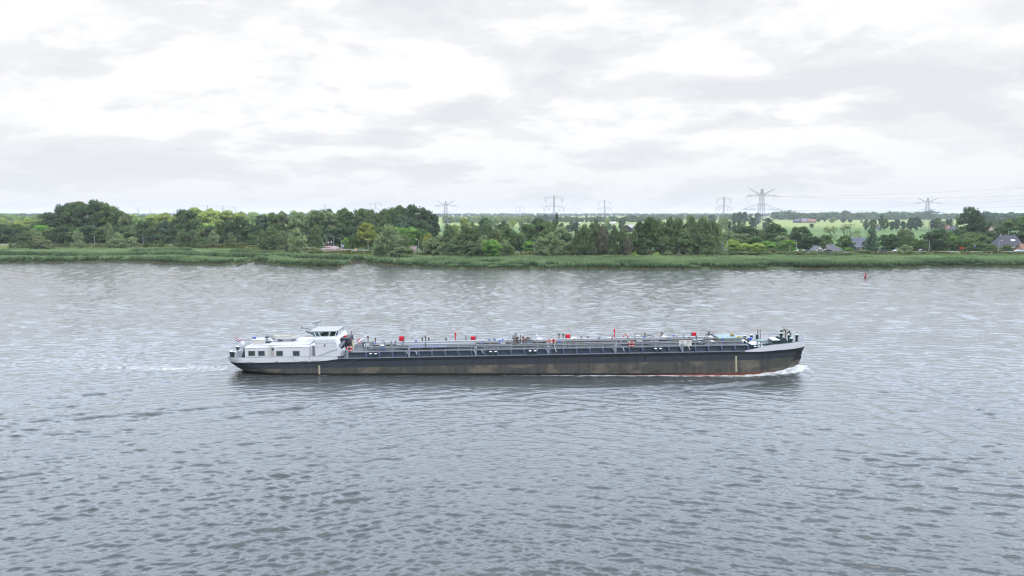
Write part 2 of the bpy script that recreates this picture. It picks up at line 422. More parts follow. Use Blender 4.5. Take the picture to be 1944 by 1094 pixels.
def build_reeds():
    r = np.random.default_rng(11)
    n = 620000
    X = r.uniform(-330, 350, n); Y = r.uniform(285, 500, n)
    ds = Y - y_shore(X); dr = Y - y_road(X)
    keep = (ds > .5) & (dr < -15) & (np.abs(X) < Y * .85)
    # deep left marsh everywhere, right bank a belt with thinner grass behind
    # clumps and gaps along the water's edge
    edge = vnoise(X / 4.5, Y / 14, 21)
    keep &= ~((ds < 7) & (edge < .22))
    # creek lines inside the left marsh
    cl = 402 + 9 * (vnoise(X / 30, X * 0, 33) - .5) + (X + 200) * -.06
    low = (np.abs(Y - cl) < 9) & (X < -112) & (vnoise(X / 14, Y / 30, 51) > .15)
    cl2 = 376 + 10 * (vnoise(X / 16, X * 0, 35) - .5)
    low |= (np.abs(Y - cl2) < 7) & (X > -150) & (X < -98)
    low |= (np.abs(Y - (y_shore(X) + 16 + 6 * vnoise(X / 12, X * 0, 53))) < 6) & (X > -80) & (X < 10) & (vnoise(X / 10, X * 0, 57) > .4)
    u = 972 + X / Y * FPX
    inlet = at_z(466, 497, 0)
    keep &= ~((np.abs(X - inlet[0]) < 2.2) & (Y < inlet[1] + 16) & (Y > 330))
    bare = at_z(690, 482, 1.5)
    keep &= ~(((X - bare[0]) / 9) ** 2 + ((Y - bare[1]) / 9) ** 2 < 1)
    far = ds > np.where(X < -80, 90, 44)
    keep &= ~(far & (r.uniform(0, 1, n) < .35))
    X, Y, ds, far, low = X[keep], Y[keep], ds[keep], far[keep], low[keep]
    # bands of tall reed along the water and the creeks, short sedge between them
    wob = 9 * (vnoise(X / 24, Y / 40, 91) - .5) + 4 * (vnoise(X / 7, Y / 30, 93) - .5)
    d_ = ds + wob; left = 1 - sstep(-62, -40, X)
    tallL = np.maximum(1 - sstep(8, 12, d_), np.maximum(sstep(34, 36, d_) * (1 - sstep(43, 48, d_)), sstep(68, 71, d_ - wob * .5) * (1 - sstep(78, 84, d_)) * (vnoise(X / 20, X * 0, 95) > .45)))
    tallR = 1 - sstep(12, 38, d_) * .45
    tall = np.clip(tallL * left + tallR * (1 - left), 0, 1)
    pond = vnoise(X / 11, Y / 16, 97)
    H = .85 + .3 * vnoise(X / 5, Y / 5, 99) + tall * (1.25 + 1.0 * vnoise(X / 9, Y / 9, 7) + .8 * (vnoise(X / 2.2, Y / 2.2, 9) - .5)) + r.uniform(-.2, .2, len(X))
    H *= np.where(low & (left < .5), .40, 1) * (.62 + .38 * sstep(0, 2.5, ds)) * (1 - .55 * (vnoise(X / 3.3, Y / 7, 59) > .72) * (ds < 9))
    H = np.maximum(H, .3)
    tone_add = .45 * (1 - tall) - .06
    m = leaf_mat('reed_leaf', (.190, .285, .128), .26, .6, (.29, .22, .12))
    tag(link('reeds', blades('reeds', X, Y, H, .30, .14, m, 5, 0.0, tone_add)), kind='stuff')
    # dry olive grass on the dike
    n = 60000
    X = r.uniform(-330, 360, n); Y = y_road(X) + r.uniform(-17, -5, n)
    k = r.uniform(0, 1, n) < .25 + .75 * vnoise(X / 6, Y / 5, 41); X, Y = X[k], Y[k]
    tag(link('dike_grass', blades('dike_grass', X, Y, .25 + .5 * vnoise(X / 5, Y / 5, 43), .35, .3, leaf_mat('dry_grass', (.105, .12, .035), .3, .4), 6)), kind='stuff')
    X = r.uniform(-330, 360, n); Y = y_road(X) + r.uniform(5.5, 17, n)
    tag(link('verge_grass', blades('verge_grass', X, Y, .25 + .6 * vnoise(X / 5, Y / 5, 45), .4, .3, leaf_mat('verge_leaf', (.075, .11, .03), .3, .4), 8)), kind='stuff')
build_reeds()
# ---------------------------------------------------------------- water
SHIP_YC = at_z(972, 713, 0)[1] + 4.8
def build_river():
    rows = np.concatenate([[-900, -300, -80, 0, 25], np.geomspace(34, 352, 1000), [358, 366, 380, 420]])
    cc = np.linspace(-.98, .98, 1150)
    uu = np.concatenate([-np.geomspace(30, 1.03, 14), cc, np.geomspace(1.03, 30, 14)])
    Yr = rows[:, None]; W = np.maximum(Yr, 34.0)
    X = (uu[None] * W).astype(np.float32); Y = np.broadcast_to(Yr, X.shape).astype(np.float32).copy()
    dX = np.gradient(X, axis=1); dY = np.gradient(rows)[:, None]
    fine = ((np.abs(uu) < .985)[None] & (rows[:, None] > 33) & (rows[:, None] < 353)).astype(np.float32)
    sp_ = np.maximum(np.abs(dX), np.abs(dY)).astype(np.float32)
    Z = np.zeros_like(X); OX = np.zeros_like(X); OY = np.zeros_like(X)
    r = np.random.default_rng(4)
    nW = 210
    lam = np.exp(r.uniform(math.log(.22), math.log(3.2), nW))
    grp = np.arange(nW) % 4
    th = np.choose(grp, [math.radians(-96), math.radians(-70), math.radians(-111), math.radians(-90)]) + r.normal(0, 1, nW) * np.choose(grp, [.18, .16, .16, .45])
    wL = 1 - sstep(-.30, .30, X / np.maximum(Y, 30)); wgt = [np.float32(.75), (1.35 * wL).astype(np.float32), (1.35 * (1 - wL)).astype(np.float32), np.float32(.7)]
    ph = r.uniform(0, 2 * PI, nW)
    # gust patches vary the chop in space
    gust = (.66 + .4 * vnoise(X / 38, Y / 20, 61) + .35 * vnoise(X / 9, Y / 6, 63)).astype(np.float32)
    for l, t, p, g_ in zip(lam, th, ph, grp):
        k = 2 * PI / l
        amp = .0136 * l * (1 if l < .42 else (.42 / l) ** .95)
        att = np.clip(l / (sp_ * 1.7) - 1, 0, 1) * fine * wgt[g_]
        a = (k * (math.cos(t) * X + math.sin(t) * Y) + p).astype(np.float32)
        s = np.sin(a); c = np.cos(a)
        Z += amp * att * s
        ch = .5 * amp * att * c
        OX += math.cos(t) * ch; OY += math.sin(t) * ch
    Z *= gust; OX *= gust; OY *= gust
    # calmer water in the lee beside the hull
    lee = (np.exp(-((Y - (SHIP_YC - 12)) / 9) ** 2) * sstep(-52, -40, X) * (1 - sstep(44, 56, X))).astype(np.float32)
    Z *= 1 - .45 * lee
    # diverging ship waves: short crest trains
    def train(x0, y0, x1, y1, lam_, amp, wid, ncr=2.2):
        d = np.array((x1 - x0, y1 - y0)); L = np.hypot(*d); d /= L; nrm = np.array((-d[1], d[0]))
        s = (X - x0) * d[0] + (Y - y0) * d[1]; q = (X - x0) * nrm[0] + (Y - y0) * nrm[1]
        q = q + 1.1 * (vnoise(s / 5, s * 0, 71) - .5)
        wid = wid * .6; lam_ = lam_ * .8; env = np.exp(-(q / wid) ** 2) * sstep(-2, L * .25, s) * (1 - sstep(L * .75, L + 2, s)) * (.6 + .4 * vnoise(s / 3.0, q / 2.0, 73))
        return (1.0 * amp * env * np.cos(2 * PI * q / lam_)).astype(np.float32)
    def tr(uv0, uv1, *a): return train(*at_z(*uv0), *at_z(*uv1), *a)
    for a in (((-30, 808), (330, 783), 3.6, .22, 3.2), ((230, 790), (500, 765), 3.2, .20, 2.6), ((380, 800), (600, 770), 3.0, .22, 2.4), ((-60, 838), (260, 812), 4.0, .14, 3.0),
              ((0, 770), (300, 735), 4.5, .14, 4.0), ((640, 775), (1000, 748), 3.6, .14, 3.0), ((980, 752), (1330, 736), 3.2, .2, 2.6), ((1200, 745), (1500, 722), 3.4, .24, 2.6), ((700, 850), (1180, 770), 4.4, .10, 4.0),
              ((1950, 900), (1580, 735), 4.2, .12, 4.5), ((1900, 1010), (1560, 800), 4.6, .12, 4.0), ((1650, 1040), (1330, 830), 4.2, .12, 4.0), ((1944, 800), (1640, 700), 4.6, .11, 5), ((1300, 1060), (1060, 900), 4.0, .10, 4.0)):
        Z += tr(*a) * fine
    # foam
    foam = np.zeros_like(X)
    xs_n = np.linspace(-46, 50, 200)
    # distance in front of the near side of the hull outline at the waterline
    yl = -hull_half(X, 0.0)
    inside = np.isfinite(yl)
    dn = np.where(inside, (SHIP_YC + np.nan_to_num(yl)) - Y, 99)   # >0 towards the camera
    wv = .45 + .3 * vnoise(X / 1.7, X * 0, 81) + 1.0 * sstep(12, 46, X)
    foam += np.where(inside, 1.15 * np.exp(-(np.maximum(dn, 0) / wv) ** 2) * (.25 + .75 * sstep(-12, 12, X)) * (dn > -1.5), 0)
    foam += np.where(inside, .62 * np.exp(-(np.maximum(dn, 0) / .35) ** 2) * (1 - sstep(-36, -22, X)) * (dn > -1.5), 0)
    # bow wave mound
    bx, by = BOW_X - .6, SHIP_YC - .8
    e = np.exp(-(((X - bx + 1.6) / 3.3) ** 2 + ((Y - by + 1.0) / 2.3) ** 2))
    foam += 1.15 * e
    Z += (.75 * e * (.8 + .5 * vnoise(X / .7, Y / .7, 83))).astype(np.float32)
    for q, amp, wd in ((2.4, .75, 1.2), (5.2, .34, 1.0)):
        lx = np.clip((bx - X) / 16, 0, 1); yy = by - 4.0 * sstep(0, .8, lx) - q * lx
        e2 = np.exp(-((Y - yy) / wd) ** 2) * sstep(bx - 26, bx - 6, X) * (1 - sstep(bx - 2, bx + 2, X))
        foam += amp * .7 * e2; Z += (.16 * e2).astype(np.float32)
    fb = np.exp(-((Y - (SHIP_YC - 8.4)) / .9) ** 2)
    foam += .55 * fb * np.exp(-((X - 25) / 6) ** 2) + .45 * fb * np.exp(-((X - 14) / 4) ** 2)
    # stern wake
    sx = -X - 45.0
    wk = np.exp(-((Y - (SHIP_YC - .4 + .05 * sx)) / (2.3 + .08 * np.maximum(sx, 0))) ** 2) * sstep(-2, 1.5, sx) * (1 - sstep(8, 52, sx))
    foam += .70 * wk; Z += (.10 * wk * (vnoise(X / 1.1, Y / 1.1, 85) - .3)).astype(np.float32)
    foam += .35 * np.exp(-((Y - (SHIP_YC + 5)) / 2.0) ** 2) * sstep(6, 20, sx) * (1 - sstep(30, 60, sx))
    foam = np.clip(foam, 0, 1.2)
    V = np.stack([X + OX, Y + OY, Z], -1).reshape(-1, 3)
    ny, nx = X.shape
    i = np.arange(ny - 1, dtype=np.int32)[:, None] * nx + np.arange(nx - 1, dtype=np.int32)[None]
    F = np.stack([i, i + 1, i + 1 + nx, i + nx], -1).reshape(-1, 4)
    m = bpy.data.materials.new('river_water'); m.use_nodes = True; nt = m.node_tree; p = nt.nodes['Principled BSDF']
    geo = N(nt, 'ShaderNodeNewGeometry')
    def nz(scale, det, rough=.6, sc=(1, 1, 1)):
        mp = N(nt, 'ShaderNodeMapping'); mp.inputs['Scale'].default_value = sc; nt.links.new(geo.outputs['Position'], mp.inputs[0])
        n = N(nt, 'ShaderNodeTexNoise', inp={'Scale': scale, 'Detail': det, 'Roughness': rough}); nt.links.new(mp.outputs[0], n.inputs['Vector']); return n.outputs['Fac']
    af = N(nt, 'ShaderNodeAttribute', attribute_name='foam')
    tex = math_n(nt, 'ADD', math_n(nt, 'MULTIPLY', nz(1.3, 8, .75, (.7, 1.3, 1)), .6), math_n(nt, 'MULTIPLY', nz(5, 5, .7), .4))
    f = mapr(nt, math_n(nt, 'ADD', af.outputs['Fac'], math_n(nt, 'MULTIPLY', math_n(nt, 'SUBTRACT', tex, .5), 3.8)), .45, 1.5, 0, .9)
    body = ramp(nt, [(.3, (.044, .052, .052)), (.7, (.054, .061, .058))], nz(.04, 3)).outputs[0]
    nt.links.new(mixc(nt, f, body, (.72, .75, .75)), p.inputs['Base Color'])
    nt.links.new(mapr(nt, f, 0, 1, .07, .7), p.inputs['Roughness'])
    p.inputs['IOR'].default_value = 1.48
    b0 = N(nt, 'ShaderNodeBump', inp={'Strength': .7, 'Distance': .03}); nt.links.new(nz(9, 4, .6, (.8, 1.2, 1)), b0.inputs['Height'])
    b1 = N(nt, 'ShaderNodeBump', inp={'Strength': .6, 'Distance': .06}); nt.links.new(b0.outputs[0], b1.inputs['Normal']); nt.links.new(nz(3.4, 5, .6, (.75, 1.25, 1)), b1.inputs['Height'])
    b2 = N(nt, 'ShaderNodeBump', inp={'Strength': .25, 'Distance': .1}); nt.links.new(nz(1.15, 3, .5, (.7, 1.3, 1)), b2.inputs['Height']); nt.links.new(b1.outputs[0], b2.inputs['Normal'])
    nt.links.new(b2.outputs[0], p.inputs['Normal'])
    me = np_mesh('river', V, F, m, True, {'foam': ('POINT', 'FLOAT', foam)})
    tag(link('river', me), kind='structure')
# ---------------------------------------------------------------- the tanker (ship frame: x forward, y towards the far bank, z up from the waterline amidships)
B = 4.8
def L0(u, v, y):
    x, z = at_y(u, v, SHIP_YC + y); return x, z
_a = L0(690, 680.5, -B); _b = L0(1400, 667.5, -B)
TRIM = (_b[1] - _a[1]) / (_b[0] - _a[0])
def L(u, v, y):
    x, z = L0(u, v, y); return x, z - TRIM * x
def LX(u, v, y): return L(u, v, y)[0]
def LZ(u, v, y): return L(u, v, y)[1]
DK = L(690, 680.5, -B)[1]                       # main deck edge
STERN_X = LX(433.5, 686, -2.0); BOW_X = LX(1527, 653, -0.3)
STEM_WL = LX(1514, 696, 0)
Z_ST = (LZ(470, 687, -B) + LZ(600, 688.6, -B)) / 2     # black/white line aft
Z_BW = LZ(600, 677, -B)                                # bulwark top aft
XA, XA2 = LX(606, 688, -B), LX(646, 678, -B)
XF = LX(1403, 667, -B)
ZB_H = LZ(1527, 653.6, -.2); ZB_T = LZ(1525, 641, -.2)
def prow(z):
    """plan outline parameters at height z"""
    t = min(1, max(0, z / 3.0))
    return dict(xs=STERN_X + (1 - t) ** 1.5 * 3.2, ls=12.5 - 9.3 * t, es=2.2 + .6 * t,
                xb=STEM_WL + (BOW_X - STEM_WL) * min(1.15, max(-.3, z / ZB_H)), lb=14.0 - 3.0 * t, eb=2.1 + .1 * t)
def outline(z, ns=14, nm=26, nb=20):
    p = prow(z); P = []
    for k in range(ns):
        a = PI / 2 * k / ns
        P.append((p['xs'] + p['ls'] * (1 - math.cos(a) ** (2 / p['es'])), -B * math.sin(a) ** (2 / p['es'])))
    x0, x1 = p['xs'] + p['ls'], p['xb'] - p['lb']
    for k in range(nm): P.append((x0 + (x1 - x0) * k / nm, -B))
    for k in range(nb + 1):
        a = PI / 2 * (1 - k / nb)
        P.append((p['xb'] - p['lb'] * (1 - math.cos(a) ** (2 / p['eb'])), -B * math.sin(a) ** (2 / p['eb']) if k < nb else 0.0))
    return P
def hull_half(X, z):
    P = outline(z, 40, 10, 40); px = np.array([a for a, b in P]); py = np.array([-b for a, b in P])
    return np.where((X >= px[0]) & (X <= px[-1]), np.interp(X, px, py), np.nan)
def z_hull(x):
    if x < XA: return Z_ST
    if x < XA2: return Z_ST + (DK - Z_ST) * (x - XA) / (XA2 - XA)
    if x < XF: return DK
    t = (x - XF) / (BOW_X - XF); return DK - .10 * math.sin(min(1, t * 2) * PI) + (ZB_H - DK) * max(0, t) ** 2.3
def z_bul(x):
    if x < XA2 - 1: return Z_BW
    if x < XA2 + .4: return Z_BW + (DK + .02 - Z_BW) * (x - XA2 + 1) / 1.4
    if x < XF: return DK + .02
    t = min(1, (x - XF) / (BOW_X - XF)); return DK + .95 * sstep(0, .45, t) * .85 + (ZB_T - DK - .81) * t ** 2.1
def lerp(a, b, t): return a + (b - a) * t
def build_ship():
    root = empty('inland_tanker', (0, SHIP_YC, 0), 0, 'long dark inland tanker barge with white stern house, sailing on the river', 'tanker ship')
    root.rotation_euler = (0, -math.atan(TRIM), 0)
    # paints
    hullm = bpy.data.materials.new('hull_paint'); hullm.use_nodes = True; nt = hullm.node_tree; p = nt.nodes['Principled BSDF']
    tc = N(nt, 'ShaderNodeTexCoord'); sep = N(nt, 'ShaderNodeSeparateXYZ'); nt.links.new(tc.outputs['Object'], sep.inputs[0])
    def nz(scale, det, sc=(1, 1, 1), off=(0, 0, 0)):
        mp = N(nt, 'ShaderNodeMapping'); mp.inputs['Scale'].default_value = sc; mp.inputs['Location'].default_value = off; nt.links.new(tc.outputs['Object'], mp.inputs[0])
        n = N(nt, 'ShaderNodeTexNoise', inp={'Scale': scale, 'Detail': det, 'Roughness': .65}); nt.links.new(mp.outputs[0], n.inputs['Vector']); return n.outputs['Fac']
    streak = nz(1.0, 5, (1.6, 1, .12)); blot = nz(.5, 6, (1, 1, 2)); fine = nz(5, 4)
    zj = math_n(nt, 'ADD', sep.outputs[2], math_n(nt, 'MULTIPLY', math_n(nt, 'SUBTRACT', streak, .5), .55))
    zs = math_n(nt, 'ADD', sep.outputs[2], math_n(nt, 'MULTIPLY', math_n(nt, 'SUBTRACT', blot, .5), .12))
    slate = ramp(nt, [(.3, (.036, .046, .062)), (.6, (.054, .066, .084)), (.8, (.068, .078, .09))], streak).outputs[0]
    mud = ramp(nt, [(.28, (.070, .069, .062)), (.5, (.115, .110, .094)), (.72, (.165, .153, .125))], streak).outputs[0]
    black = ramp(nt, [(.3, (.006, .010, .016)), (.8, (.013, .018, .025))], fine).outputs[0]
    red = ramp(nt, [(.3, (.08, .022, .016)), (.7, (.25, .055, .032))], streak).outputs[0]
    mb0 = LZ(700, 697.5, -B)
    c = mixc(nt, mapr(nt, zj, mb0 - .12, mb0 + .16, 0, 1), mud, slate)
    c = mixc(nt, math_n(nt, 'MULTIPLY', mapr(nt, blot, .52, .62, 0, .6), mapr(nt, sep.outputs[2], mb0 - .7, mb0 - 1.2, 0, 1)), c, (.05, .052, .045))
    c = mixc(nt, mapr(nt, zs, DK - .50, DK - .46, 0, 1), c, black)
    aft = mapr(nt, sep.outputs[0], XA - 2, XA + 2, 1, 0)
    c = mixc(nt, math_n(nt, 'MULTIPLY', aft, mapr(nt, zs, Z_ST - .42, Z_ST - .3, 0, 1)), c, black)
    # scraped marks
    mk = math_n(nt, 'MULTIPLY', mapr(nt, nz(1.6, 3, (1, 1, .35), (5, 0, 0)), .66, .70, 0, .85), mapr(nt, zj, mb0 - .2, mb0 + .3, 0, 1))
    c = mixc(nt, mk, c, (.012, .016, .022))
    seam = N(nt, 'ShaderNodeTexBrick', inp={'Scale': 1.0, 'Mortar Size': .03, 'Mortar Smooth': .5, 'Brick Width': 6.2, 'Row Height': 40.0}); smp = N(nt, 'ShaderNodeCombineXYZ'); nt.links.new(sep.outputs[0], smp.inputs[0]); nt.links.new(smp.outputs[0], seam.inputs['Vector'])
    c = mixc(nt, math_n(nt, 'MULTIPLY', seam.outputs['Fac'], .4), c, (.03, .032, .035))
    c = mixc(nt, math_n(nt, 'MULTIPLY', mapr(nt, nz(.22, 5, (1, 1, 1.8), (2, 0, 7)), .50, .62, 0, .65), mapr(nt, sep.outputs[2], mb0 + .1, mb0 - .1, 0, 1)), c, (.20, .175, .13))
    rust = math_n(nt, 'MULTIPLY', mapr(nt, nz(.9, 8, (2.2, 1, .3), (9, 3, 0)), .63, .74, 0, .45), mapr(nt, sep.outputs[0], 20, 44, .25, 1))
    c = mixc(nt, rust, c, (.17, .085, .045))
    zw = math_n(nt, 'ADD', zs, math_n(nt, 'MULTIPLY', sep.outputs[0], TRIM))
    c = mixc(nt, mapr(nt, zw, .42, .28, 0, 1), c, (.014, .016, .014))
    fore = mapr(nt, sep.outputs[0], -14, 4, 0, 1)
    c = mixc(nt, math_n(nt, 'MULTIPLY', fore, mapr(nt, zs, -.26, -.30, 0, 1)), c, red)
    nt.links.new(c, p.inputs['Base Color']); p.inputs['Roughness'].default_value = .62; p.inputs['Specular IOR Level'].default_value = .3
    bmp = N(nt, 'ShaderNodeBump', inp={'Strength': .5, 'Distance': .05}); nt.links.new(nz(.35, 3, (1, 1, 1.5)), bmp.inputs['Height']); nt.links.new(bmp.outputs[0], p.inputs['Normal'])
    white = mat('ship_white', (.66, .67, .70), .45, noise=.06, nscale=1.5)
    grey = mat('ship_grey', (.20, .22, .25), .5, noise=.12, nscale=2)
    lgrey = mat('pipe_grey', (.15, .16, .17), .5, noise=.12, nscale=2)
    dgrey = mat('deck_dark', (.085, .095, .11), .75, noise=.35, nscale=1.2)
    bgrey = mat('trunk_blue_grey', (.048, .064, .09), .6, noise=.25, nscale=.8)
    bblue = mat('bracket_blue', (.085, .125, .20), .55, noise=.15)
    green = mat('bollard_green', (.012, .035, .035), .5, noise=.2)
    glass = mat('ship_glass', (.03, .055, .06), .06, spec=.8)
    redm = mat('fire_red', (.62, .010, .03), .45)
    blue = mat('valve_blue', (.02, .07, .40), .45)
    blackm = mat('black_rubber', (.012, .013, .015), .7)
    yel = mat('mark_yellow', (.60, .46, .18), .6, noise=.2)
    cream = mat('pipe_cream', (.135, .125, .11), .55, noise=.25, nscale=2)
    brown = mat('rusty_brown', (.16, .11, .08), .7, noise=.4, nscale=3)
    bgreen = mat('green_grey', (.16, .24, .24), .6, noise=.15, nscale=1)
    tealm = mat('teal_net', (.18, .27, .29), .6)
    def part(name, mb, m, par=root, smooth=False): return mb.build(name, m, par, smooth)
    # ---- hull skin, full sheer
    rows = [-1.6, -.6, -.1, .25, .8, 1.4, 2.0, 2.5]
    ref = [outline(z) for z in rows]
    n = len(ref[0]); V = []
    tops = []
    pt = outline(2.6)
    for i in range(n):
        x, y = pt[i]
        zt = z_hull(x); q = outline(min(zt, ZB_H)) if zt > 3 else None
        xx, yy = (q[i] if q else (x, y))
        tops.append((xx, yy, z_hull(xx)))
    V = []
    for r_, z in zip(ref, rows):
        for i in range(n):
            zt = tops[i][2]; zz = z if z < .3 else lerp(.25, zt, (z - .25) / (2.75 - .25))
            t = outline(zz)[i] if zz > 2.4 else r_[i]
            V.append((t[0], t[1], zz))
    V += tops
    R = len(rows) + 1
    nv = len(V)
    V2 = V + [(x, -y, z) for x, y, z in V]
    Fs = []
    for a in range(R - 1):
        for i in range(n - 1):
            q = (a * n + i, a * n + i + 1, (a + 1) * n + i + 1, (a + 1) * n + i)
            Fs.append(q); Fs.append(tuple(reversed([k + nv for k in q])))
    h = MB(); h.add(V2, Fs)
    part('hull', h, hullm, smooth=True)
    # ---- bulwarks: white plating with real thickness
    def bulwark(sel, name):
        idx = [i for i in range(n) if sel(tops[i][0])]
        mb = MB()
        for sgn in (1, -1):
            prev = None
            for i in idx:
                x, y, zt = tops[i]; zb = z_bul(x)
                o = outline(min(zb, 5.6))[i] if zb > 3 else (x, y)
                dx, dy = 0.0, .07
                if i < n - 1 and i > 0:
                    tx, ty = tops[i + 1][0] - tops[i - 1][0], tops[i + 1][1] - tops[i - 1][1]; l = math.hypot(tx, ty) + 1e-9
                    dx, dy = -ty / l * .07, tx / l * .07
                elif i == n - 1: dx, dy = -.07, 0
                else: dx, dy = .07, 0
                cur = [(x - dx * .3, sgn * (y - dy * .3), zt - .01), (o[0] - dx * .3, sgn * (o[1] - dy * .3), zb), (o[0] + dx, sgn * (o[1] + dy), zb), (x + dx, sgn * (y + dy), zt - .01)]
                if prev:
                    mb.add(prev + cur, [(0, 4, 5, 1), (1, 5, 6, 2), (2, 6, 7, 3), (3, 7, 4, 0)])
                prev = cur
        part(name, mb, white)
        # rail cap
        cap = MB(); 
        for sgn in (1, -1):
            pts = [((outline(min(z_bul(tops[i][0]), 5.6))[i] if z_bul(tops[i][0]) > 3 else tops[i][:2]), z_bul(tops[i][0])) for i in idx]
            cap.tube([(a[0], sgn * (a[1] + .02), z + .03) for a, z in pts], .045, 5)
        part('rail_cap', cap, grey)
    bulwark(lambda x: x < XA2 + .6, 'bulwark')
    bulwark(lambda x: x > XF - .3, 'bulwark')
    # ---- decks
    d = MB()
    pts = [(t[0], t[1]) for t in tops]
    zdk = lambda x: (Z_ST + .15 if x < XA else DK if x < XF else DK + (x - XF) / (BOW_X - XF) * (ZB_H - DK) * .8) - .02
    for i in range(n - 1):
        (xa, ya), (xb, yb) = pts[i], pts[i + 1]
        za, zb = min(zdk(xa), tops[i][2] - .01), min(zdk(xb), tops[i + 1][2] - .01)
        d.add([(xa, ya + .02, za), (xb, yb + .02, zb), (xb, -yb - .02, zb), (xa, -ya - .02, za)], [(0, 1, 2, 3)])
    part('deck', d, dgrey)
    g = MB()
    for s in (-1, 1): g.box(XA2 - .2, XF + .2, s * B - .06, s * B + .06, DK - .02, DK + .07)
    part('gunwale', g, mat('gunwale_grey', (.17, .20, .25), .5, noise=.15))
    # ---- cargo trunk
    TY = 3.95
    TT = (LZ(690, 667, -TY) + LZ(1400, 655.5, -TY)) / 2
    tx0, tx1 = LX(662, 668, -TY), LX(1421, 655, -TY)
    t = MB(); t.box(tx0, tx1, -TY + .16, TY - .16, DK - .02, TT - .12)
    trunk = part('cargo_trunk', t, bgrey)
    t = MB()
    t.box(tx0 - .05, tx1 + .05, -TY, TY, TT - .12, TT)
    part('trunk_deck', t, mat('trunk_top', (.055, .06, .068), .7, noise=.3, nscale=1))
    lip = MB(); lip.box(tx0 - .06, tx1 + .06, -TY - .05, -TY + .1, TT - .14, TT + .02)
    lip.box(tx0 - .06, tx1 + .06, TY - .1, TY + .05, TT - .14, TT + .02); part('trunk_edge', lip, grey)
    # side brackets and the guard rail
    br = MB(); br.prism_y([(-.10, DK + .02), (.14, DK + .02), (.02, TT - .13), (-.20, TT - .13)], -TY - .34, -TY + .14)
    bme = br.mesh('bracket', bblue)
    step = (LX(1421, 655, -TY) - LX(697, 667, -TY)) / 29.0
    px = [LX(697, 667, -TY) + step * k for k in range(30)]
    for x in px:
        link('bracket', bme, root).location = (x, 0, 0)
    rail = MB()
    for x in px:
        rail.bar((x, -TY + .05, TT), (x, -TY + .05, TT + 1.05), .026)
    for z in (.55, 1.02): rail.bar((px[0], -TY + .05, TT + z), (px[-1], -TY + .05, TT + z), .014)
    part('guard_rail', rail, mat('rail_grey', (.36, .38, .40), .5))
    # deck posts (grey pillars) and little white hooks along the side deck
    for u in (607 + 170, 904, 1042, 1169, 1296, 660):
        if u == 777: u = 777.5
        x = LX(u, 668, -4.4); mb = MB(); mb.cbox(x - .14, x + .14, -4.55, -4.28, DK, DK + 1.18, .03); mb.box(x - .18, x + .18, -4.6, -4.23, DK + 1.18, DK + 1.28)
        part('deck_post', mb, mat('post_grey', (.25, .29, .34), .5))
    for u in (792, 917, 1056, 1184, 1308, 775, 902, 1039, 1165, 1292):
        x = LX(u, 668, -TY); mb = MB(); mb.tube([(x - .12, -TY - .25, DK + .85), (x, -TY - .3, DK + .55), (x + .12, -TY - .25, DK + .3)], .05, 5)
        part('hose_hook', mb, white)
    for u in (709, 937, 1250, 1012):
        x = LX(u, 672, -4.4)
        mb = MB()
        for k in (-.38, .38): mb.lathe([(.20, 0), (.17, .5), (.24, .52), (.24, .58)], (x + k, -4.4, DK), 10)
        mb.box(x - .75, x + .75, -4.6, -4.2, DK, DK + .1)
        bo = part('bollard', mb, green)
        for k in (-.38, .38): mb = MB(); mb.lathe([(.23, 0), (.2, .07)], (x + k, -4.4, DK + .58), 10); mb.build('cap', white, bo)
    # ---- long pipelines
    def pline(y, dz, r, u0, u1, m, name='pipeline'):
        x0, x1 = LX(u0, 660, y), LX(u1, 655, y); mb = MB()
        mb.tube([(x0, y, TT + .05), (x0 + .3, y, TT + dz), (x1 - .3, y, TT + dz), (x1, y, TT + .05)], r, 8)
        k = x0 + 1
        while k < x1 - 1:
            mb.lathe([(r * 1.5, 0), (r * 1.5, .08)], (k, y, TT + dz), 8, 'x'); k += 5.3
        part(name, mb, m, smooth=False)
        sup = MB(); sup.box(-.05, .05, -.12, .12, 0, dz - r * .8); sme = sup.mesh('pipe_support', bgrey); k = x0 + 2
        while k < x1 - 1:
            link('pipe_support', sme, root).location = (k, y, TT); k += 8.4
    pline(-3.2, .32, .10, 700, 1410, lgrey)
    pline(-2.6, .42, .11, 690, 1330, lgrey)
    pline(-2.0, .30, .08, 820, 1400, cream)
    pline(-.9, .45, .15, 700, 1418, cream)
    pline(-.3, .42, .15, 700, 1395, lgrey)
    pline(.5, .45, .10, 715, 1300, lgrey)
    pline(2.3, .2, .11, 700, 1380, cream)
    pline(3.0, .15, .08, 700, 1400, lgrey)
    cw = MB(); x0, x1 = LX(700, 655, 1.4), LX(1410, 655, 1.4); cw.box(x0, x1, 1.0, 1.8, TT + .36, TT + .42)
    k = x0 + .5
    while k < x1: cw.bar((k, 1.05, TT), (k, 1.05, TT + .36), .05); cw.bar((k, 1.75, TT), (k, 1.75, TT + .36), .05); k += 3.1
    part('catwalk', cw, grey)
    # hose boom lying along the deck with a stooped end
    bx0, bz = L(754, 656, -2.2); bx1 = LX(902, 656, -2.2); bz1 = LZ(902, 655, -2.2)
    bm_ = MB(); zc_ = (bz + bz1) / 2
    bm_.cbox(bx0, bx1, -2.45, -1.95, zc_ - .22, zc_ + .26, .04)
    bm_.add([(bx1, -2.4, zc_ + .24), (bx1, -2.0, zc_ + .24), (bx1, -2.0, zc_ - .18), (bx1, -2.4, zc_ - .18), (bx1 + .9, -2.38, zc_ - .28), (bx1 + .9, -2.02, zc_ - .28), (bx1 + .75, -2.02, zc_ - .5), (bx1 + .75, -2.38, zc_ - .5)],
            [(0, 4, 5, 1), (1, 5, 6, 2), (2, 6, 7, 3), (3, 7, 4, 0), (4, 7, 6, 5)])
    boom = part('hose_boom', bm_, mat('boom_grey', (.25, .28, .31), .5, noise=.06))
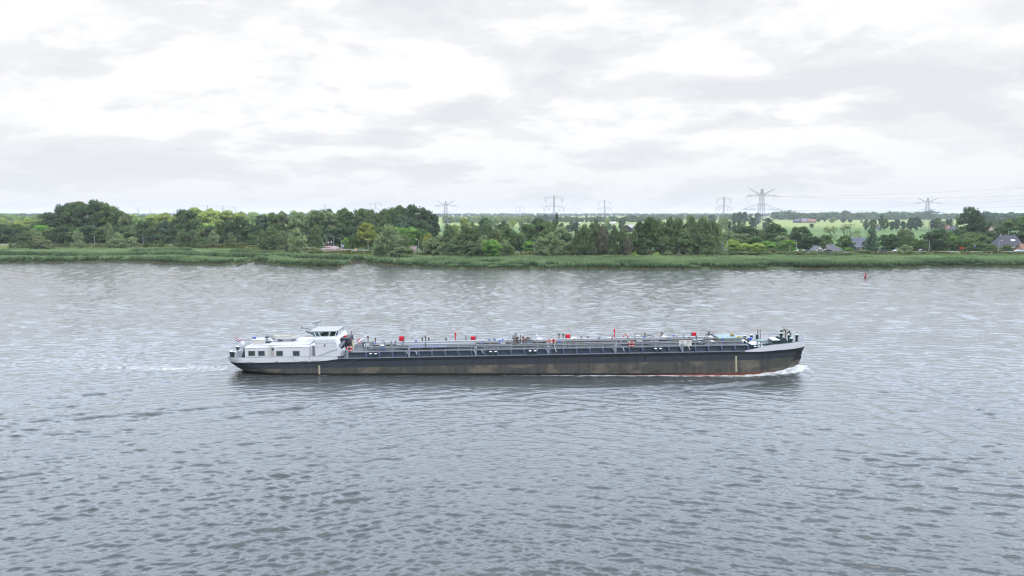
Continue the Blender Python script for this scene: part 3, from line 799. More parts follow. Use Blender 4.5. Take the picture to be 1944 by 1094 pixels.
    for u in (758, 812, 898): sp2 = MB(); x = LX(u, 660, -2.2); sp2.box(x - .12, x + .12, -2.4, -2.0, TT, zc_ - .22); sp2.build('boom_rest', grey, boom)
    hs = MB(); x0 = LX(765, 663, -2.9); x1 = LX(855, 663, -2.9)
    hs.tube([(x0, -2.9, TT + .12), (x0 + 1.4, -2.95, TT + .32), (x1 - 2, -2.9, TT + .34), (x1, -2.9, TT + .22)], .15, 8)
    part('cargo_hose', hs, mat('hose_blue', (.10, .15, .38), .5))
    # fire hose cabinets on the far edge
    for u, v in ((763, 649.5), (899, 649.5), (1079, 646.5), (1319, 642)):
        x, z = L(u, v - 1.2, 2.9); mb = MB(); mb.cbox(x - .33, x + .33, 2.9, 3.3, z + .1, z + .84, .03)
        cb = part('hose_cabinet', mb, redm); mb = MB(); mb.box(x - .44, x + .44, 3.3, 3.36, z - .02, z + .86); mb.box(x - .40, x - .34, 2.95, 3.3, z, z + .8); mb.bar((x - .3, 3.2, TT), (x - .3, 3.2, z), .04); mb.bar((x + .3, 3.2, TT), (x + .3, 3.2, z), .04)
        mb.build('cabinet_frame', grey, cb)
    # ---- valves, vents, drip trays, hatches along the cargo deck
    rr = random.Random(5)
    def valve(u, y, m, h=.7, v=655):
        x = LX(u, v, y); mb = MB(); mb.bar((x, y, TT), (x, y, TT + h), .07, 6); mb.torus((x, y, TT + h), .17, .035, 10, 5, 'z'); mb.lathe([(.16, 0), (.19, .14), (.12, .3)], (x, y, TT + .2), 8)
        part('valve', mb, m)
    def hatch(u, y, v=655):
        x = LX(u, v, y); mb = MB(); mb.lathe([(.42, 0), (.42, .35), (.5, .36), (.5, .42), (.3, .52)], (x, y, TT), 14)
        mb.torus((x, y, TT + .58), .15, .03, 10, 5, 'z'); part('tank_hatch', mb, rr.choice((white, lgrey, cream)))
    def vent(u, y, h, m, v=655):
        x = LX(u, v, y); mb = MB(); mb.tube([(x, y, TT), (x, y, TT + h)], .09, 8); mb.lathe([(.13, -.12), (.17, 0), (.14, .16), (.05, .22)], (x, y, TT + h), 10)
        part('pressure_vent', mb, m)
    for k in range(46):
        u = 712 + k * 14.6 + rr.uniform(-5, 5)
        valve(u, rr.choice((-3.0, -1.5, -.6, .2, 2.6, -2.3)), rr.choice((lgrey, white, brown, green, cream, blue, lgrey, dgrey)), rr.uniform(.5, 1.15))
    for u in (728, 826, 868, 938, 955, 1025, 1090, 1140, 1215, 1262, 1340): hatch(u, rr.choice((2.4, -1.5, 1.9)))
    for u, y, h, m in ((803, 2.2, .8, cream), (809, 2.0, 1.0, brown), (815, 2.3, .75, cream), (866, 2.6, 1.4, redm), (1167, 2.6, 1.45, redm), (930, 1.0, .5, blue), (940, 1.0, .5, blue), (950, .4, .4, blue), (791, .8, .55, blue), (918, -.5, .5, blue), (1346, 2.0, .9, dgrey), (1020, 2.0, .9, white), (1062, 2.4, 1.0, cream), (1070, 2.4, .95, cream), (1225, 2.0, .9, cream), (1258, 2.2, 1.0, lgrey), (700, 2.1, 1.2, brown), (714, 1.4, 1.0, brown)):
        vent(u, y, h, m)
    # drip boxes, tool chests
    for u, y, w, h, m in ((700, .5, .9, .7, dgrey), (722, -1.5, .8, .5, white), (735, .9, .7, .45, lgrey), (1006, -1.2, .55, .95, lgrey), (1103, 2.3, 2.2, .25, redm), (1180, -.4, .5, .4, green), (1197, .3, .8, .4, cream), (1243, -1.2, .7, .35, dgrey), (1326, -1.7, .8, .5, bgreen), (1232, 1.4, 1.2, .35, white)):
        x = LX(u, 655, y); mb = MB(); mb.cbox(x - w, x + w, y - .35, y + .35, TT + .02, TT + .02 + h, .04); part('deck_locker', mb, m)
    for k in range(60):
        u = rr.choice((rr.uniform(688, 760), rr.uniform(688, 760), rr.uniform(960, 1075), rr.uniform(1170, 1345), rr.uniform(910, 1345))); y = rr.uniform(-3.2, 3.1); x = LX(u, 655, y); mb = MB(); q = rr.random(); m_ = rr.choice((dgrey, blackm, green, brown, lgrey, cream, white, grey, dgrey, blackm, bblue))
        if q < .4:
            l = rr.uniform(.3, 1.6); h = rr.uniform(.25, .8); mb.tube([(x, y, TT), (x, y, TT + h), (x + l * .5, y, TT + h + .1), (x + l, y, TT + h), (x + l, y, TT)], rr.uniform(.05, .11), 6); part('pipe_bend', mb, m_)
        elif q < .7:
            w, h = rr.uniform(.15, .5), rr.uniform(.2, .75); mb.cbox(x - w, x + w, y - .2, y + .2, TT + .01, TT + h, .03); part('equipment_box', mb, m_)
        else:
            l = rr.uniform(.4, .9); mb.tube([(x, y, TT + .12), (x + l, y + .5, TT + .12), (x + l * 2, y - .2, TT + .12), (x + l * 3, y + .3, TT + .2)], .09, 6); part('deck_hose', mb, rr.choice((blackm, dgrey, green)))
    # big loading manifold amidships
    mx = LX(993, 650, -1.0); mb = MB()
    for k, (dx, y, h) in enumerate(((-1.3, -1.4, .9), (-.8, -.9, 1.25), (-.35, -1.6, 1.0), (.1, -.8, 1.3), (.55, -1.5, 1.05), (.9, -.9, .9))):
        mb.tube([(mx + dx, y, TT), (mx + dx, y, TT + h), (mx + dx, y - .5, TT + h)], .12, 8); mb.torus((mx + dx, y - .55, TT + h), .17, .05, 10, 5, 'y')
        mb.lathe([(.2, 0), (.2, .1)], (mx + dx, y, TT + h * .5), 8)
    mb.box(mx - 1.6, mx + 1.2, -1.9, -.6, TT, TT + .18)
    mf = part('loading_manifold', mb, cream)
    mb = MB(); mb.bar((mx - 1.0, -1.1, TT + .2), (mx - 1.0, -1.1, TT + 1.9), .09, 6); mb.bar((mx - 1.0, -1.1, TT + 1.9), (mx - 1.6, -1.1, TT + 1.45), .06, 5); mb.bar((mx - .3, -1.0, TT), (mx - .3, -1.0, TT + 1.7), .07, 6); mb.cbox(mx + .6, mx + 1.1, -1.3, -.8, TT + .2, TT + 1.35, .04); mb.build('manifold_post', brown, mf)
    mb = MB(); mb.lathe([(.16, 0), (.02, -.32)], (mx + .25, -1.8, TT + 1.2), 8); mb.build('red_funnel', redm, mf)
    # small hose derrick forward, leaning white arms
    for (ua, va, ub, vb, y) in ((1349, 640, 1361, 655, -.4), (1352, 648, 1362, 656, -2.5), (1329, 650, 1336, 656, -3.0), (676, 654, 693, 643, 1.0), (1228, 642, 1236, 650, 1.5), (1217, 643, 1222, 649, 2.0)):
        xa, za = L(ua, va, y); xb, zb = L(ub, vb, y); za = max(za, TT + .05); zb = max(zb, TT + .05); mb = MB(); mb.tube([(xa, y, za), (xb, y, zb)], [.16, .11], 8); mb.lathe([(.2, -.05), (.2, .1)], (xa, y, za), 8); mb.bar((xa, y, TT), (xa, y, max(za, TT + .1)), .07, 5); mb.bar((xb, y, TT), (xb, y, max(zb, TT + .1)), .06, 5)
        part('davit', mb, white)
    # warning board with two round no-go signs, and the white name board
    x0, z1 = L(1039, 644, -TY); x1, z0 = L(1056.5, 652.5, -TY); ym = -TY + .0
    mb = MB(); mb.box(x0, x1, ym - .04, ym, z0 + .12, z1); mb.bar((x0 + .2, ym + .03, TT), (x0 + .2, ym + .03, z0 + .12), .03); mb.bar((x1 - .2, ym + .03, TT), (x1 - .2, ym + .03, z0 + .12), .03)
    sg = part('warning_board', mb, mat('board_white', (.72, .71, .66), .5))
    rad = (z1 - z0) * .40; zc_ = (z0 + z1) / 2 + .07
    for k, xc in enumerate((x0 + .27 * (x1 - x0), x0 + .75 * (x1 - x0))):
        mb = MB(); mb.torus((xc, ym - .05, zc_), rad * .84, .055, 22, 5, 'y'); a = rad * .58
        mb.bar((xc - a, ym - .07, zc_ + a), (xc + a, ym - .07, zc_ - a), .04)
        mb.build('prohibition_ring', mat('sign_red', (.55, .03, .03), .5), sg)
        mb = MB()
        if k == 0: mb.box(xc - .26, xc + .2, ym - .055, ym - .042, zc_ - .05, zc_ + .03)
        else: mb.box(xc - .12, xc + .12, ym - .055, ym - .042, zc_ - .24, zc_ + .22)
        mb.build('pictogram', mat('sign_dark', (.03, .03, .08), .6), sg)
    x0, z1 = L(1290.5, 646.5, -TY - .1); x1, z0 = L(1313.5, 657, -TY - .1); ym = -TY - .12
    mb = MB(); mb.box(x0, x1, ym - .04, ym, z0, z1); sg = part('name_board', mb, mat('board_white', (.72, .71, .66), .5))
    mb = MB()
    W_, H_ = x1 - x0, z1 - z0
    for row, spans in ((.83, ((.12, .36, 5), (.58, .92, 5))), (.52, ((.14, .44, 4), (.56, .88, 6))), (.2, ((.12, .8, 11),))):
        for a, b_, k in spans:
            for j in range(k):
                w = (b_ - a) / k; xx = x0 + W_ * (a + w * j); hh = H_ * .085 * rr.uniform(.7, 1.15)
                mb.box(xx, xx + W_ * w * rr.uniform(.5, .8), ym - .052, ym - .041, z0 + H_ * row - hh, z0 + H_ * row + hh)
    mb.build('faded_lettering', mat('letter_grey', (.22, .22, .24), .7), sg)
    # teal hose tray forward, yellow coil, vent posts
    x0, z1 = L(1363, 644, -1.0); x1, z0 = L(1398, 653, -1.0); zt_ = max(z1, TT + .75)
    mb = MB(); mb.cbox(x0, x1 + .6, -2.0, 1.2, TT + .22, zt_, .06)
    for k in range(5): mb.box(x0 + (x1 - x0) * k / 4.2, x0 + (x1 - x0) * k / 4.2 + .06, -2.04, -2.0, TT + .2, zt_)
    part('hose_tray', mb, bgreen)
    x, z = L(1391, 641, -.5); mb = MB(); mb.torus((x, -.5, zt_ + .12), .28, .1, 12, 6, 'z'); mb.torus((x, -.5, zt_ + .28), .24, .09, 12, 6, 'z'); part('rope_coil', mb, mat('rope_ochre', (.30, .22, .08), .8, noise=.3))
    x, z = L(1403, 648, -1.8); mb = MB(); mb.torus((x, -1.8, TT + .6), .3, .12, 12, 6, 'y'); mb.cbox(x - .45, x + .45, -1.7, -1.3, TT, TT + .45, .04); part('hose_reel', mb, mat('reel_yellow', (.55, .42, .06), .6))
    for u, v in ((1402.5, 643), (1415, 641.5), (1427.5, 640)):
        x, z = L(u, v, 1.8); mb = MB(); mb.lathe([(.13, DK + .6 - z), (.13, -.1), (.24, -.08), (.24, .32), (.2, .34)], (x, 1.8, z), 10); vt = part('vent_head', mb, green); mb = MB(); mb.lathe([(.25, .34), (.16, .40)], (x, 1.8, z), 10); mb.build('cap', white, vt)
    x, z = L(1421, 646, -.2); mb = MB(); mb.cbox(x - .12, x + .2, -.4, 0, DK + .5, z + .3, .03); part('vent_box', mb, green)
    # ---- foredeck
    fx0, fz = L(1418, 652, -2.6); fx1 = LX(1461, 652, -2.6)
    zf = lambda x: DK + max(0, (x - XF) / (BOW_X - XF)) * (ZB_H - DK) * .8
    zh_ = LZ(1440, 645.5, 1.0)
    mb = MB(); x0, x1 = LX(1413, 650, -2.4), LX(1462, 650, -2.4)
    mb.add([(x0, -2.6, DK), (x1, -2.6, DK), (x1, 2.6, DK), (x0, 2.6, DK), (x0 + .5, -2.3, zh_ - .15), (x1 - 1.2, -2.3, zh_ - .35), (x1 - 1.2, 2.3, zh_ - .35), (x0 + .5, 2.3, zh_ - .15)],
           [(0, 1, 5, 4), (1, 2, 6, 5), (2, 3, 7, 6), (3, 0, 4, 7), (4, 5, 6, 7)])
    fh = part('foredeck_house', mb, white)
    mb = MB(); xm, zm = L(1444, 645.5, -.5); mb.cbox(xm - .8, xm + .8, -1.1, .1, zm - .15, zm, .03); mb.bar((xm - .6, -.5, DK + .5), (xm - .6, -.5, zm), .05); mb.bar((xm + .6, -.5, DK + .5), (xm + .6, -.5, zm), .05); mb.build('hatch_lid', bgreen, fh)
    # green breakwater coaming that curves in front of the house
    mb = MB(); pts = []
    for u, v in ((1413, 648), (1420, 653), (1428, 656.5), (1445, 656), (1466, 652.5)):
        pts.append(L(u, v, -3.0))
    for (xa, za), (xb, zb) in zip(pts[:-1], pts[1:]):
        mb.add([(xa, -3.1, DK - .1), (xb, -3.1, DK - .1), (xb, -2.95, DK - .1), (xa, -2.95, DK - .1), (xa, -3.1, za + .15), (xb, -3.1, zb + .15), (xb, -2.95, zb + .15), (xa, -2.95, za + .15)], [(0, 1, 5, 4), (4, 5, 6, 7), (2, 3, 7, 6), (0, 4, 7, 3), (1, 2, 6, 5)])
    part('breakwater', mb, green)
    for u, v in ((1438, 657.5), (1451.5, 656.5), (1466, 655), (1471, 652)):
        x, z = L(u, v, -3.6); mb = MB()
        for k in (-.3, .3): mb.lathe([(.19, 0), (.16, .5), (.22, .52)], (x + k, -3.6, zf(x) - .05), 10)
        mb.box(x - .6, x + .6, -3.8, -3.4, zf(x) - .08, zf(x) + .08); bo = part('bollard', mb, green)
        for k in (-.3, .3): mb = MB(); mb.lathe([(.22, .52), (.2, .6)], (x + k, -3.6, zf(x) - .05), 10); mb.build('cap', white, bo)
    # anchor winch
    xw, zw = L(1481, 650, -1.2); z0 = zf(xw) - .05; mb = MB()
    mb.box(xw - 1.3, xw + 1.2, -1.8, 1.2, z0, z0 + .2); mb.lathe([(.62, 0), (.62, .12), (.3, .14), (.3, .9), (.62, .92), (.62, 1.04)], (xw + .5, -1.5, z0 + .75), 16, 'y'); mb.lathe([(.5, 0), (.5, .1), (.24, .12), (.24, .8), (.5, .82), (.5, .92)], (xw + .5, .2, z0 + .7), 16, 'y'); mb.cbox(xw - 1.1, xw - .2, -1.4, .8, z0 + .1, z0 + .95, .06)
    wn = part('anchor_winch', mb, green); mb = MB(); mb.cbox(xw - 1.2, xw - .0, -1.5, .9, z0 + .96, z0 + 1.08, .03); mb.build('winch_cover', mat('cover_grey', (.45, .5, .46), .6), wn)
    for u, v, y in ((1484, 637, .5), (1503, 646.5, -1.6), (1499, 640, 1.2), (1513.5, 640, .4)):
        x, z = L(u, v, y); mb = MB(); mb.lathe([(.2, zf(x) - z - .1), (.2, -.05), (.28, 0), (.26, .35)], (x, y, z), 10); vt = part('vent_head', mb, green); mb = MB(); mb.ball((x, y, z + .35), .27, 10, .6); mb.build('cap', mat('cap_mint', (.42, .55, .45), .6), vt)
    # twin exhaust posts, thin poles and the bow mast
    for u, v, r in ((1440, 625, .12), (1445, 626.5, .09)):
        x, z = L(u, v, .3); mb = MB(); mb.tube([(x, .3, DK), (x, .3, z), (x + .05, .3, z + .12)], [r, r, r * .8], 8); part('exhaust_post', mb, mat('post_steel', (.30, .27, .24), .5, noise=.2))
    x, z = L(1440, 639, .3); mb = MB(); mb.cbox(x - .32, x + .05, .1, .5, z - .5, z + .3, .03); part('vent_box', mb, green)
    x, z = L(1461.5, 635, -.5); mb = MB(); mb.bar((x, -.5, DK), (x, -.5, z), .05, 6); part('signal_pole', mb, grey)
    xm, zm = L(1493, 627, .0); mb = MB(); mb.tube([(xm, 0, zf(xm) - .1), (xm, 0, zm)], [.14, .11], 8); mb.bar((xm - .6, -.1, zm + .25), (xm + .4, .1, zm - .02), .05, 5); mb.bar((xm - .65, 0, zm - .15), (xm, 0, zm - .1), .07, 5); mb.bar((xm, 0, zm - .25), (xm + .75, 0, zm - .45), .06, 5); mb.bar((xm - .5, -.1, zm + .45), (xm + .35, .1, zm + .1), .03, 5)
    bmst = part('bow_mast', mb, brown)
    for dx, dz, r in ((-.72, -.12, .17), (-.3, .08, .1), (.55, -.25, .14), (.75, -.62, .15), (.3, -.45, .09)):
        mb = MB(); mb.lathe([(r * .7, -r), (r, -r * .5), (r, r * .6), (r * .6, r)], (xm + dx, -.05, zm + dz), 9); mb.build('lamp', blackm, bmst)
    # blue cone signal
    x, z = L(1426, 644.5, -1.0); mb = MB(); mb.lathe([(.02, -.38), (.36, .26)], (x, -1.0, z), 12); cn = part('blue_cone', mb, blue); mb = MB(); mb.bar((x, -1, DK + .5), (x, -1, z - .3), .03); mb.build('pole', grey, cn)
    # anchor in its recess near the stem
    i = n - 5; o = outline(3.0); xa, ya = o[i]
    xa, za = L(1513, 680, -2.0)
    hb = float(hull_half(np.array([xa]), 2.4)[0]); mb = MB(); mb.bar((xa + .1, -hb - .12, za + 1.3), (xa - .05, -hb - .1, za), .09, 6); mb.add([(xa - .55, -hb - .18, za + .1), (xa, -hb - .25, za - .22), (xa + .5, -hb + .1, za + .1), (xa, -hb - .15, za + .12), (xa - .35, -hb - .05, za + .7), (xa + .4, -hb + .15, za + .75)], [(0, 1, 3), (1, 2, 3), (0, 3, 4), (3, 2, 5), (0, 4, 1), (1, 5, 2)])
    part('anchor', mb, blackm)
    mb = MB(); o1 = [(xa - 1.0, za - .35), (xa + .65, za - .3), (xa + .5, za + 1.5), (xa - .1, za + 1.5)]
    vs = []
    for x_, z_ in o1: vs.append((x_, -float(hull_half(np.array([min(x_, BOW_X - .3)]), min(z_, 3))[0]) - .03, z_))
    mb.add(vs + [(a, b + .25, c_) for a, b, c_ in vs], [(0, 1, 2, 3), (0, 4, 5, 1), (1, 5, 6, 2), (2, 6, 7, 3), (3, 7, 4, 0)]); part('anchor_pocket', mb, mat('pocket_dark', (.02, .022, .026), .8))
    # draft marks
    for u, v0, v1, kn in ((606.5, 694, 711, 9), (1398, 676, 706, 15)):
        mb = MB()
        for k in range(kn):
            x, z = L(u, v0 + (v1 - v0) * (k + .5) / kn, -B); mb.box(x - .13, x + .13, -B - .015, -B + .04, z - .055, z + .055)
        dm = part('draft_mark', mb, mat('mark_pale', (.62, .55, .36), .6, noise=.25, nscale=4))
    # rubber fenders hung at the white line, dark scuff plates
    for u0, u1, z in ((466, 482, Z_ST), (569, 585, Z_ST), (592, 608, Z_ST + .02), (524.5, 527.5, Z_ST + .05)):
        x0, x1 = LX(u0, 688, -B), LX(u1, 688, -B); mb = MB(); k = x0
        while k < x1: mb.cbox(k, min(k + .3, x1), -B - .1, -B + .02, z - .08, z + .13, .03); k += .36
        part('fender', mb, mat('fender_grey', (.16, .16, .18), .8))
    x0, x1 = LX(1450, 667, -B), LX(1455, 667, -B); mb = MB(); mb.cbox(x0, x1, -4.62, -4.4, z_hull(x0) - .15, z_hull(x0) + .12, .03); part('fender', mb, mat('fender_dark', (.03, .035, .04), .8))
    # steel wires hanging along the side
    wm = mat('wire_grey', (.10, .13, .14), .7)
    for pts in (((485, 678), (485.5, 694)), ((588, 660), (589, 695)), ((552, 677), (566, 690), (581, 702)), ((596, 706), (620, 700), (650, 692), (694, 677.5)), ((1273, 668), (1300, 683), (1328, 697)), ((1412, 667), (1395, 683), (1366, 702)), ((1455, 657), (1456, 690))):
        mb = MB(); w = []
        for u, v in pts:
            x, z = L(u, v, -B - .05); yb = -float(np.nan_to_num(hull_half(np.array([x]), 2.6), nan=B)[0]); w.append((x, yb - .06, z))
        mb.tube(w, .015, 4); part('mooring_wire', mb, wm)
    # ---- stern house
    HY = 3.95
    hx0, hz1 = L(465, 659.7, -HY); hx1 = LX(598, 660, -HY); zb_ = Z_ST + .1
    doorx0, doorx1 = LX(508.5, 665, -HY), LX(521, 665, -HY)
    recx0, recx1 = LX(589, 668, -HY), LX(598.5, 668, -HY)
    mb = MB()
    mb.cbox(hx0, doorx0, -HY, HY, zb_, hz1, .06); mb.cbox(doorx1, recx0, -HY, HY, zb_, hz1, .06)
    mb.box(doorx0, doorx1, -HY + .45, HY, zb_, hz1 - .07); mb.box(recx0, recx1, -HY + .7, HY, zb_, hz1)
    # softly raised roof edge
    house = part('stern_house', mb, white)
    mb = MB(); mb.cbox(hx0 + .5, recx0 - .2, -HY + .75, HY - .75, hz1 - .01, hz1 + .15, .14); mb.build('roof', mat('roof_grey_white', (.40, .41, .44), .6, noise=.12, nscale=.8), house)
    mb = MB(); mb.box(hx0 - .02, recx0, -HY - .02, -HY + .02, hz1 - .16, hz1 - .13); mb.build('wall_seam', grey, house)
    for u0, u1 in ((472.5, 485), (491.2, 503.5), (525.6, 537.8), (557, 569.5)):
        x0, z1 = L(u0, 666.8, -HY); x1, z0 = L(u1, 675.4, -HY); mb = MB()
        mb.box(x0 - .09, x1 + .09, -HY - .03, -HY + .05, z0 - .09, z1 + .09); f = mb.build('window', mat('frame_pale', (.50, .52, .50), .5), house)
        mb = MB(); mb.box(x0, x1, -HY - .045, -HY + .03, z0, z1); mb.build('pane', mat('pane_green', (.035, .06, .062), .08, spec=.7), f)
    mb = MB(); mb.box(doorx0 + .3, doorx1 - .05, -HY + .38, -HY + .46, zb_, hz1 - .1); dr = mb.build('door', mat('door_beige', (.50, .48, .43), .6), house)
    mb = MB(); mb.lathe([(.17, 0), (.17, .05)], ((doorx0 + doorx1) / 2 + .2, -HY + .34, hz1 - .45), 12, 'y'); mb.build('porthole', blackm, dr)
    mb = MB(); mb.box(recx0 + .2, recx1 - .1, -HY + .62, -HY + .72, zb_, hz1 - .1); mb.build('door', mat('door_grey', (.22, .23, .26), .6), house)
    # ---- block below the wheelhouse
    bx0, bz1 = L(598.5, 645, -HY); bx1t = LX(636, 645, -HY); pr = [(bx0, zb_), (LX(648, 676, -HY), LZ(648, 676, -HY)), (LX(643, 660, -HY), LZ(643, 660, -HY)), (LX(640, 652, -HY), LZ(640, 652, -HY)), (bx1t, bz1), (bx0, bz1)]
    mb = MB(); mb.prism_y(pr, -HY, HY - .4); blk = part('bridge_block', mb, white)
    mb = MB()
    for v in (652, 659): z_ = LZ(615, v, -HY); mb.box(bx0, LX(639, 652, -HY), -HY - .015, -HY + .02, z_ - .02, z_ + .01)
    mb.build('wall_seam', grey, blk)
    mb = MB(); x, z = L(617.3, 655.6, -HY); mb.lathe([(.13, 0), (.13, .05)], (x, -HY - .04, z), 10, 'y'); mb.build('porthole', blackm, blk)
    mb = MB(); xa, za = L(603.5, 676, -HY - .1); xb, zb2 = L(642, 662.5, -HY - .1); mb.bar((xa, -HY - .1, za), (xb, -HY - .1, zb2), .03, 5); mb.bar((xa, -HY - .1, za), (xa, -HY - .1, za - .4), .03, 5)
    pts = [L(u, v, -HY + .3) for u, v in ((585, 647), (587.5, 644), (637, 643.2), (641.5, 650))]; mb.tube([(x, -HY + .3, z) for x, z in pts], .03, 5); part('hand_rail', mb, grey)
    # ---- wheelhouse
    WY = 2.1; wz0, wz1 = LZ(610, 639, -WY), LZ(610, 630.2, -WY - .15)
    wx0, wx1 = LX(594.5, 638, -WY), LX(637, 638, -WY); WYF = 2.6
    # lower walls stand on the block
    mb = MB()
    vs = [(wx0, -WY, bz1 - .02), (wx1, -WY, bz1 - .02), (wx1 + .2, -WY + .5, bz1 - .3), (wx1 + .2, WY - .5, bz1 - .3), (wx1, WY, bz1 - .02), (wx0, WY, bz1 - .02)]
    top = [(x, y, wz0) for x, y, z in vs]
    mb.add(vs + top, [(i, (i + 1) % 6, 6 + (i + 1) % 6, 6 + i) for i in range(6)] + [(6, 7, 8, 9, 10, 11)])
    wh = part('wheelhouse', mb, white)
    def flare(p, k):
        cx = (wx0 + wx1) / 2; return (p[0] + (.35 if p[0] > cx else -.3) * k, p[1] * (1 + .07 * k), wz0 + (wz1 - wz0) * k)
    base = [(wx0, -WY), (wx1, -WY), (wx1 + .2, -WY + .5), (wx1 + .2, WY - .5), (wx1, WY), (wx0, WY)]
    panes = []
    for i in range(6):
        a, b_ = base[i], base[(i + 1) % 6]
        ks = {0: (0, .17, .36, .72, 1), 1: (0, 1), 2: (0, .5, 1), 3: (0, 1), 4: (0, .3, .65, 1), 5: (0, .5, 1)}[i]
        for j, k in enumerate(ks[:-1]):
            p_ = (lerp(a[0], b_[0], k), lerp(a[1], b_[1], k)); post = MB(); post.bar(flare(p_, 0), flare(p_, 1), .07, 4); post.build('window_post', white, wh)
            q_ = (lerp(a[0], b_[0], ks[j + 1]), lerp(a[1], b_[1], ks[j + 1]))
            g_ = MB(); g_.add([flare(p_, 0.02), flare(q_, .02), flare(q_, .98), flare(p_, .98)], [(0, 1, 2, 3)])
            panes.append(g_)
    gm = bpy.data.materials.new('wheelhouse_glass'); gm.use_nodes = True; gp = gm.node_tree.nodes['Principled BSDF']
    gp.inputs['Base Color'].default_value = (.22, .31, .30, 1); gp.inputs['Roughness'].default_value = .02; gp.inputs['Transmission Weight'].default_value = .93; gp.inputs['IOR'].default_value = 1.05
    for g_ in panes: g_.build('window', gm, wh)
    mb = MB(); mb.cbox(wx0 + 2.2, wx0 + 3.0, -.6, .6, wz0 - .6, wz0 + .35, .1); mb.cbox(wx0 + 1.0, wx0 + 1.7, -1.2, 1.2, wz0 - .6, wz0 + .25, .1); mb.box(wx1 - .7, wx1 - .1, -1.6, 1.6, wz0 - .3, wz0 + .22); mb.build('console', mat('console_dark', (.04, .04, .045), .6), wh)
    mb = MB()
    o0 = [flare(p_, 1.0) for p_ in base]; cx = (wx0 + wx1) / 2 + .4
    lo = [(cx - .1 + (x - cx) * 1.0, y * 1.03, wz1) for x, y, z in o0]; mid = [(x, y, wz1 + .1) for x, y, z in lo]; tp = [(cx + (x - cx) * .9, y * .86, wz1 + .13) for x, y, z in lo]
    mb.add(lo + mid + tp, [tuple(reversed(range(6)))] + [(i, (i + 1) % 6, 6 + (i + 1) % 6, 6 + i) for i in range(6)] + [(6 + i, 6 + (i + 1) % 6, 12 + (i + 1) % 6, 12 + i) for i in range(6)] + [tuple(range(12, 18))])
    mb.build('roof', mat('roof_cream', (.27, .27, .265), .6, noise=.06), wh)
    mb = MB(); mb.bar((wx0 - .6, -1.4, wz1 + .35), (wx0 - 1.9, -1.0, wz1 + .45), .04); mb.bar((wx0 - 1.9, -1, wz1 + .3), (wx0 - 1.9, -1, wz1 + .65), .08); mb.bar((wx0 - .3, 1.5, wz1 + .3), (wx0 - .3, 1.5, wz1 + 1.0), .03); mb.bar((wx0 - .9, 1.5, wz1 + .75), (wx0 + .5, 1.5, wz1 + 1.0), .05)
    mb.build('radar', dgrey, wh)
    mb = MB(); mb.bar((wx1 + .2, 1.2, wz1 + .25), (wx1 + .2, 1.2, wz1 + .95), .03); mb.bar((wx1 - .5, 1.2, wz1 + .75), (wx1 + .9, 1.2, wz1 + .95), .045); mb.bar((wx1 - 2, .5, wz1 + .3), (wx1 - 2, .5, wz1 + .9), .02); mb.bar((wx1 + 1.2, -1, wz1 + .25), (wx1 + 1.2, -1, wz1 + .7), .02); mb.build('antenna', grey, wh)
    mb = MB(); x, z = L(585.5, 629, -2.5); mb.bar((wx0 - .4, -WY - .1, wz1 - .2), (wx0 - .9, -WY - .2, wz1 + .15), .09, 5); mb.bar((wx0 - .1, -WY - .1, wz1 - .35), (wx0 - .45, -WY - .2, wz1 + .02), .06, 5); mb.build('search_light', blackm, wh)
    # front steps, dark stairwell, grey slanted screen, stair
    x0, z0 = L(645, 653, -3.2)
    mb = MB(); pa = [L(u, v, -3.3) for u, v in ((641, 657), (655, 646), (656, 650), (648, 660.5), (642, 661))]
    mb.prism_y(pa, -3.35, -3.25); part('stair_screen', mb, mat('screen_grey', (.24, .26, .29), .6))
    mb = MB(); xa, za = L(645, 668, -2.4); xb, _ = L(662, 668, -2.4); mb.box(xa, xb - .6, -2.6, 2.6, DK, TT + 1.0); mb.box(xa, xb - .1, -1.6, 1.8, TT + .9, TT + 1.7); part('stair_lobby', mb, mat('navy_dark', (.012, .018, .035), .6))
    mb = MB()
    for k in range(6):
        x, z = L(645.5 + k * .7, 675 - k * 2.2, -3.9); mb.box(x, x + .55, -4.0, -3.3, z - .03, z + .03)
    x, z = L(649, 676, -4.0); mb.bar((x - .3, -4, DK), (x + .5, -4, DK + 1.6), .03); mb.bar((x + .3, -3.3, DK), (x + .9, -3.3, DK + 1.6), .03); part('stair', mb, white)
    mb = MB(); x, z = L(658, 655, 0); mb.cbox(x - .25, x + .15, -.3, .2, TT + 1.0, TT + 1.9, .04); part('fire_box', mb, redm)
    mb = MB()
    for i in range(9):
        x, z = L(660 + (i % 3) * 2.2 - (i // 3), 645 + i * 1.6, -.2); mb.ball((x, -.2 + (i % 2) * .3, z), .15, 7)
    part('black_hose', mb, blackm)
    x, z = L(668.5, 630, -1.4); mb = MB(); mb.bar((x, -1.4, TT), (x, -1.4, z), .05, 6); mb.cbox(x - .1, x + .1, -1.5, -1.3, z, z + .12, .02); mb.bar((x - .5, -1.4, z - 1.0), (x, -1.4, z - 1.2), .02); part('signal_mast', mb, cream)
    x, z = L(670.5, 650, -2.0); mb = MB(); mb.bar((x, -2, TT), (x, -2, z + .4), .05, 6); part('yellow_pole', mb, mat('pole_yellow', (.5, .42, .12), .6))
    mb = MB(); pts = [L(u, v, -1.5) for u, v in ((652, 630), (659, 630.3), (664, 639), (669, 645))]; mb.tube([(x, -1.5, z) for x, z in pts], .025, 5); part('hand_rail', mb, grey)
    mb = MB()
    for v in (661, 665):
        a = L(652, v, -3.7); b_ = L(672, v, -3.7); mb.bar((a[0], -3.7, a[1]), (b_[0], -3.7, b_[1]), .025)
    for u in (655, 672): x, z = L(u, 658, -3.7); mb.bar((x, -3.7, DK), (x, -3.7, z), .03)
    part('guard_rail', mb, white)
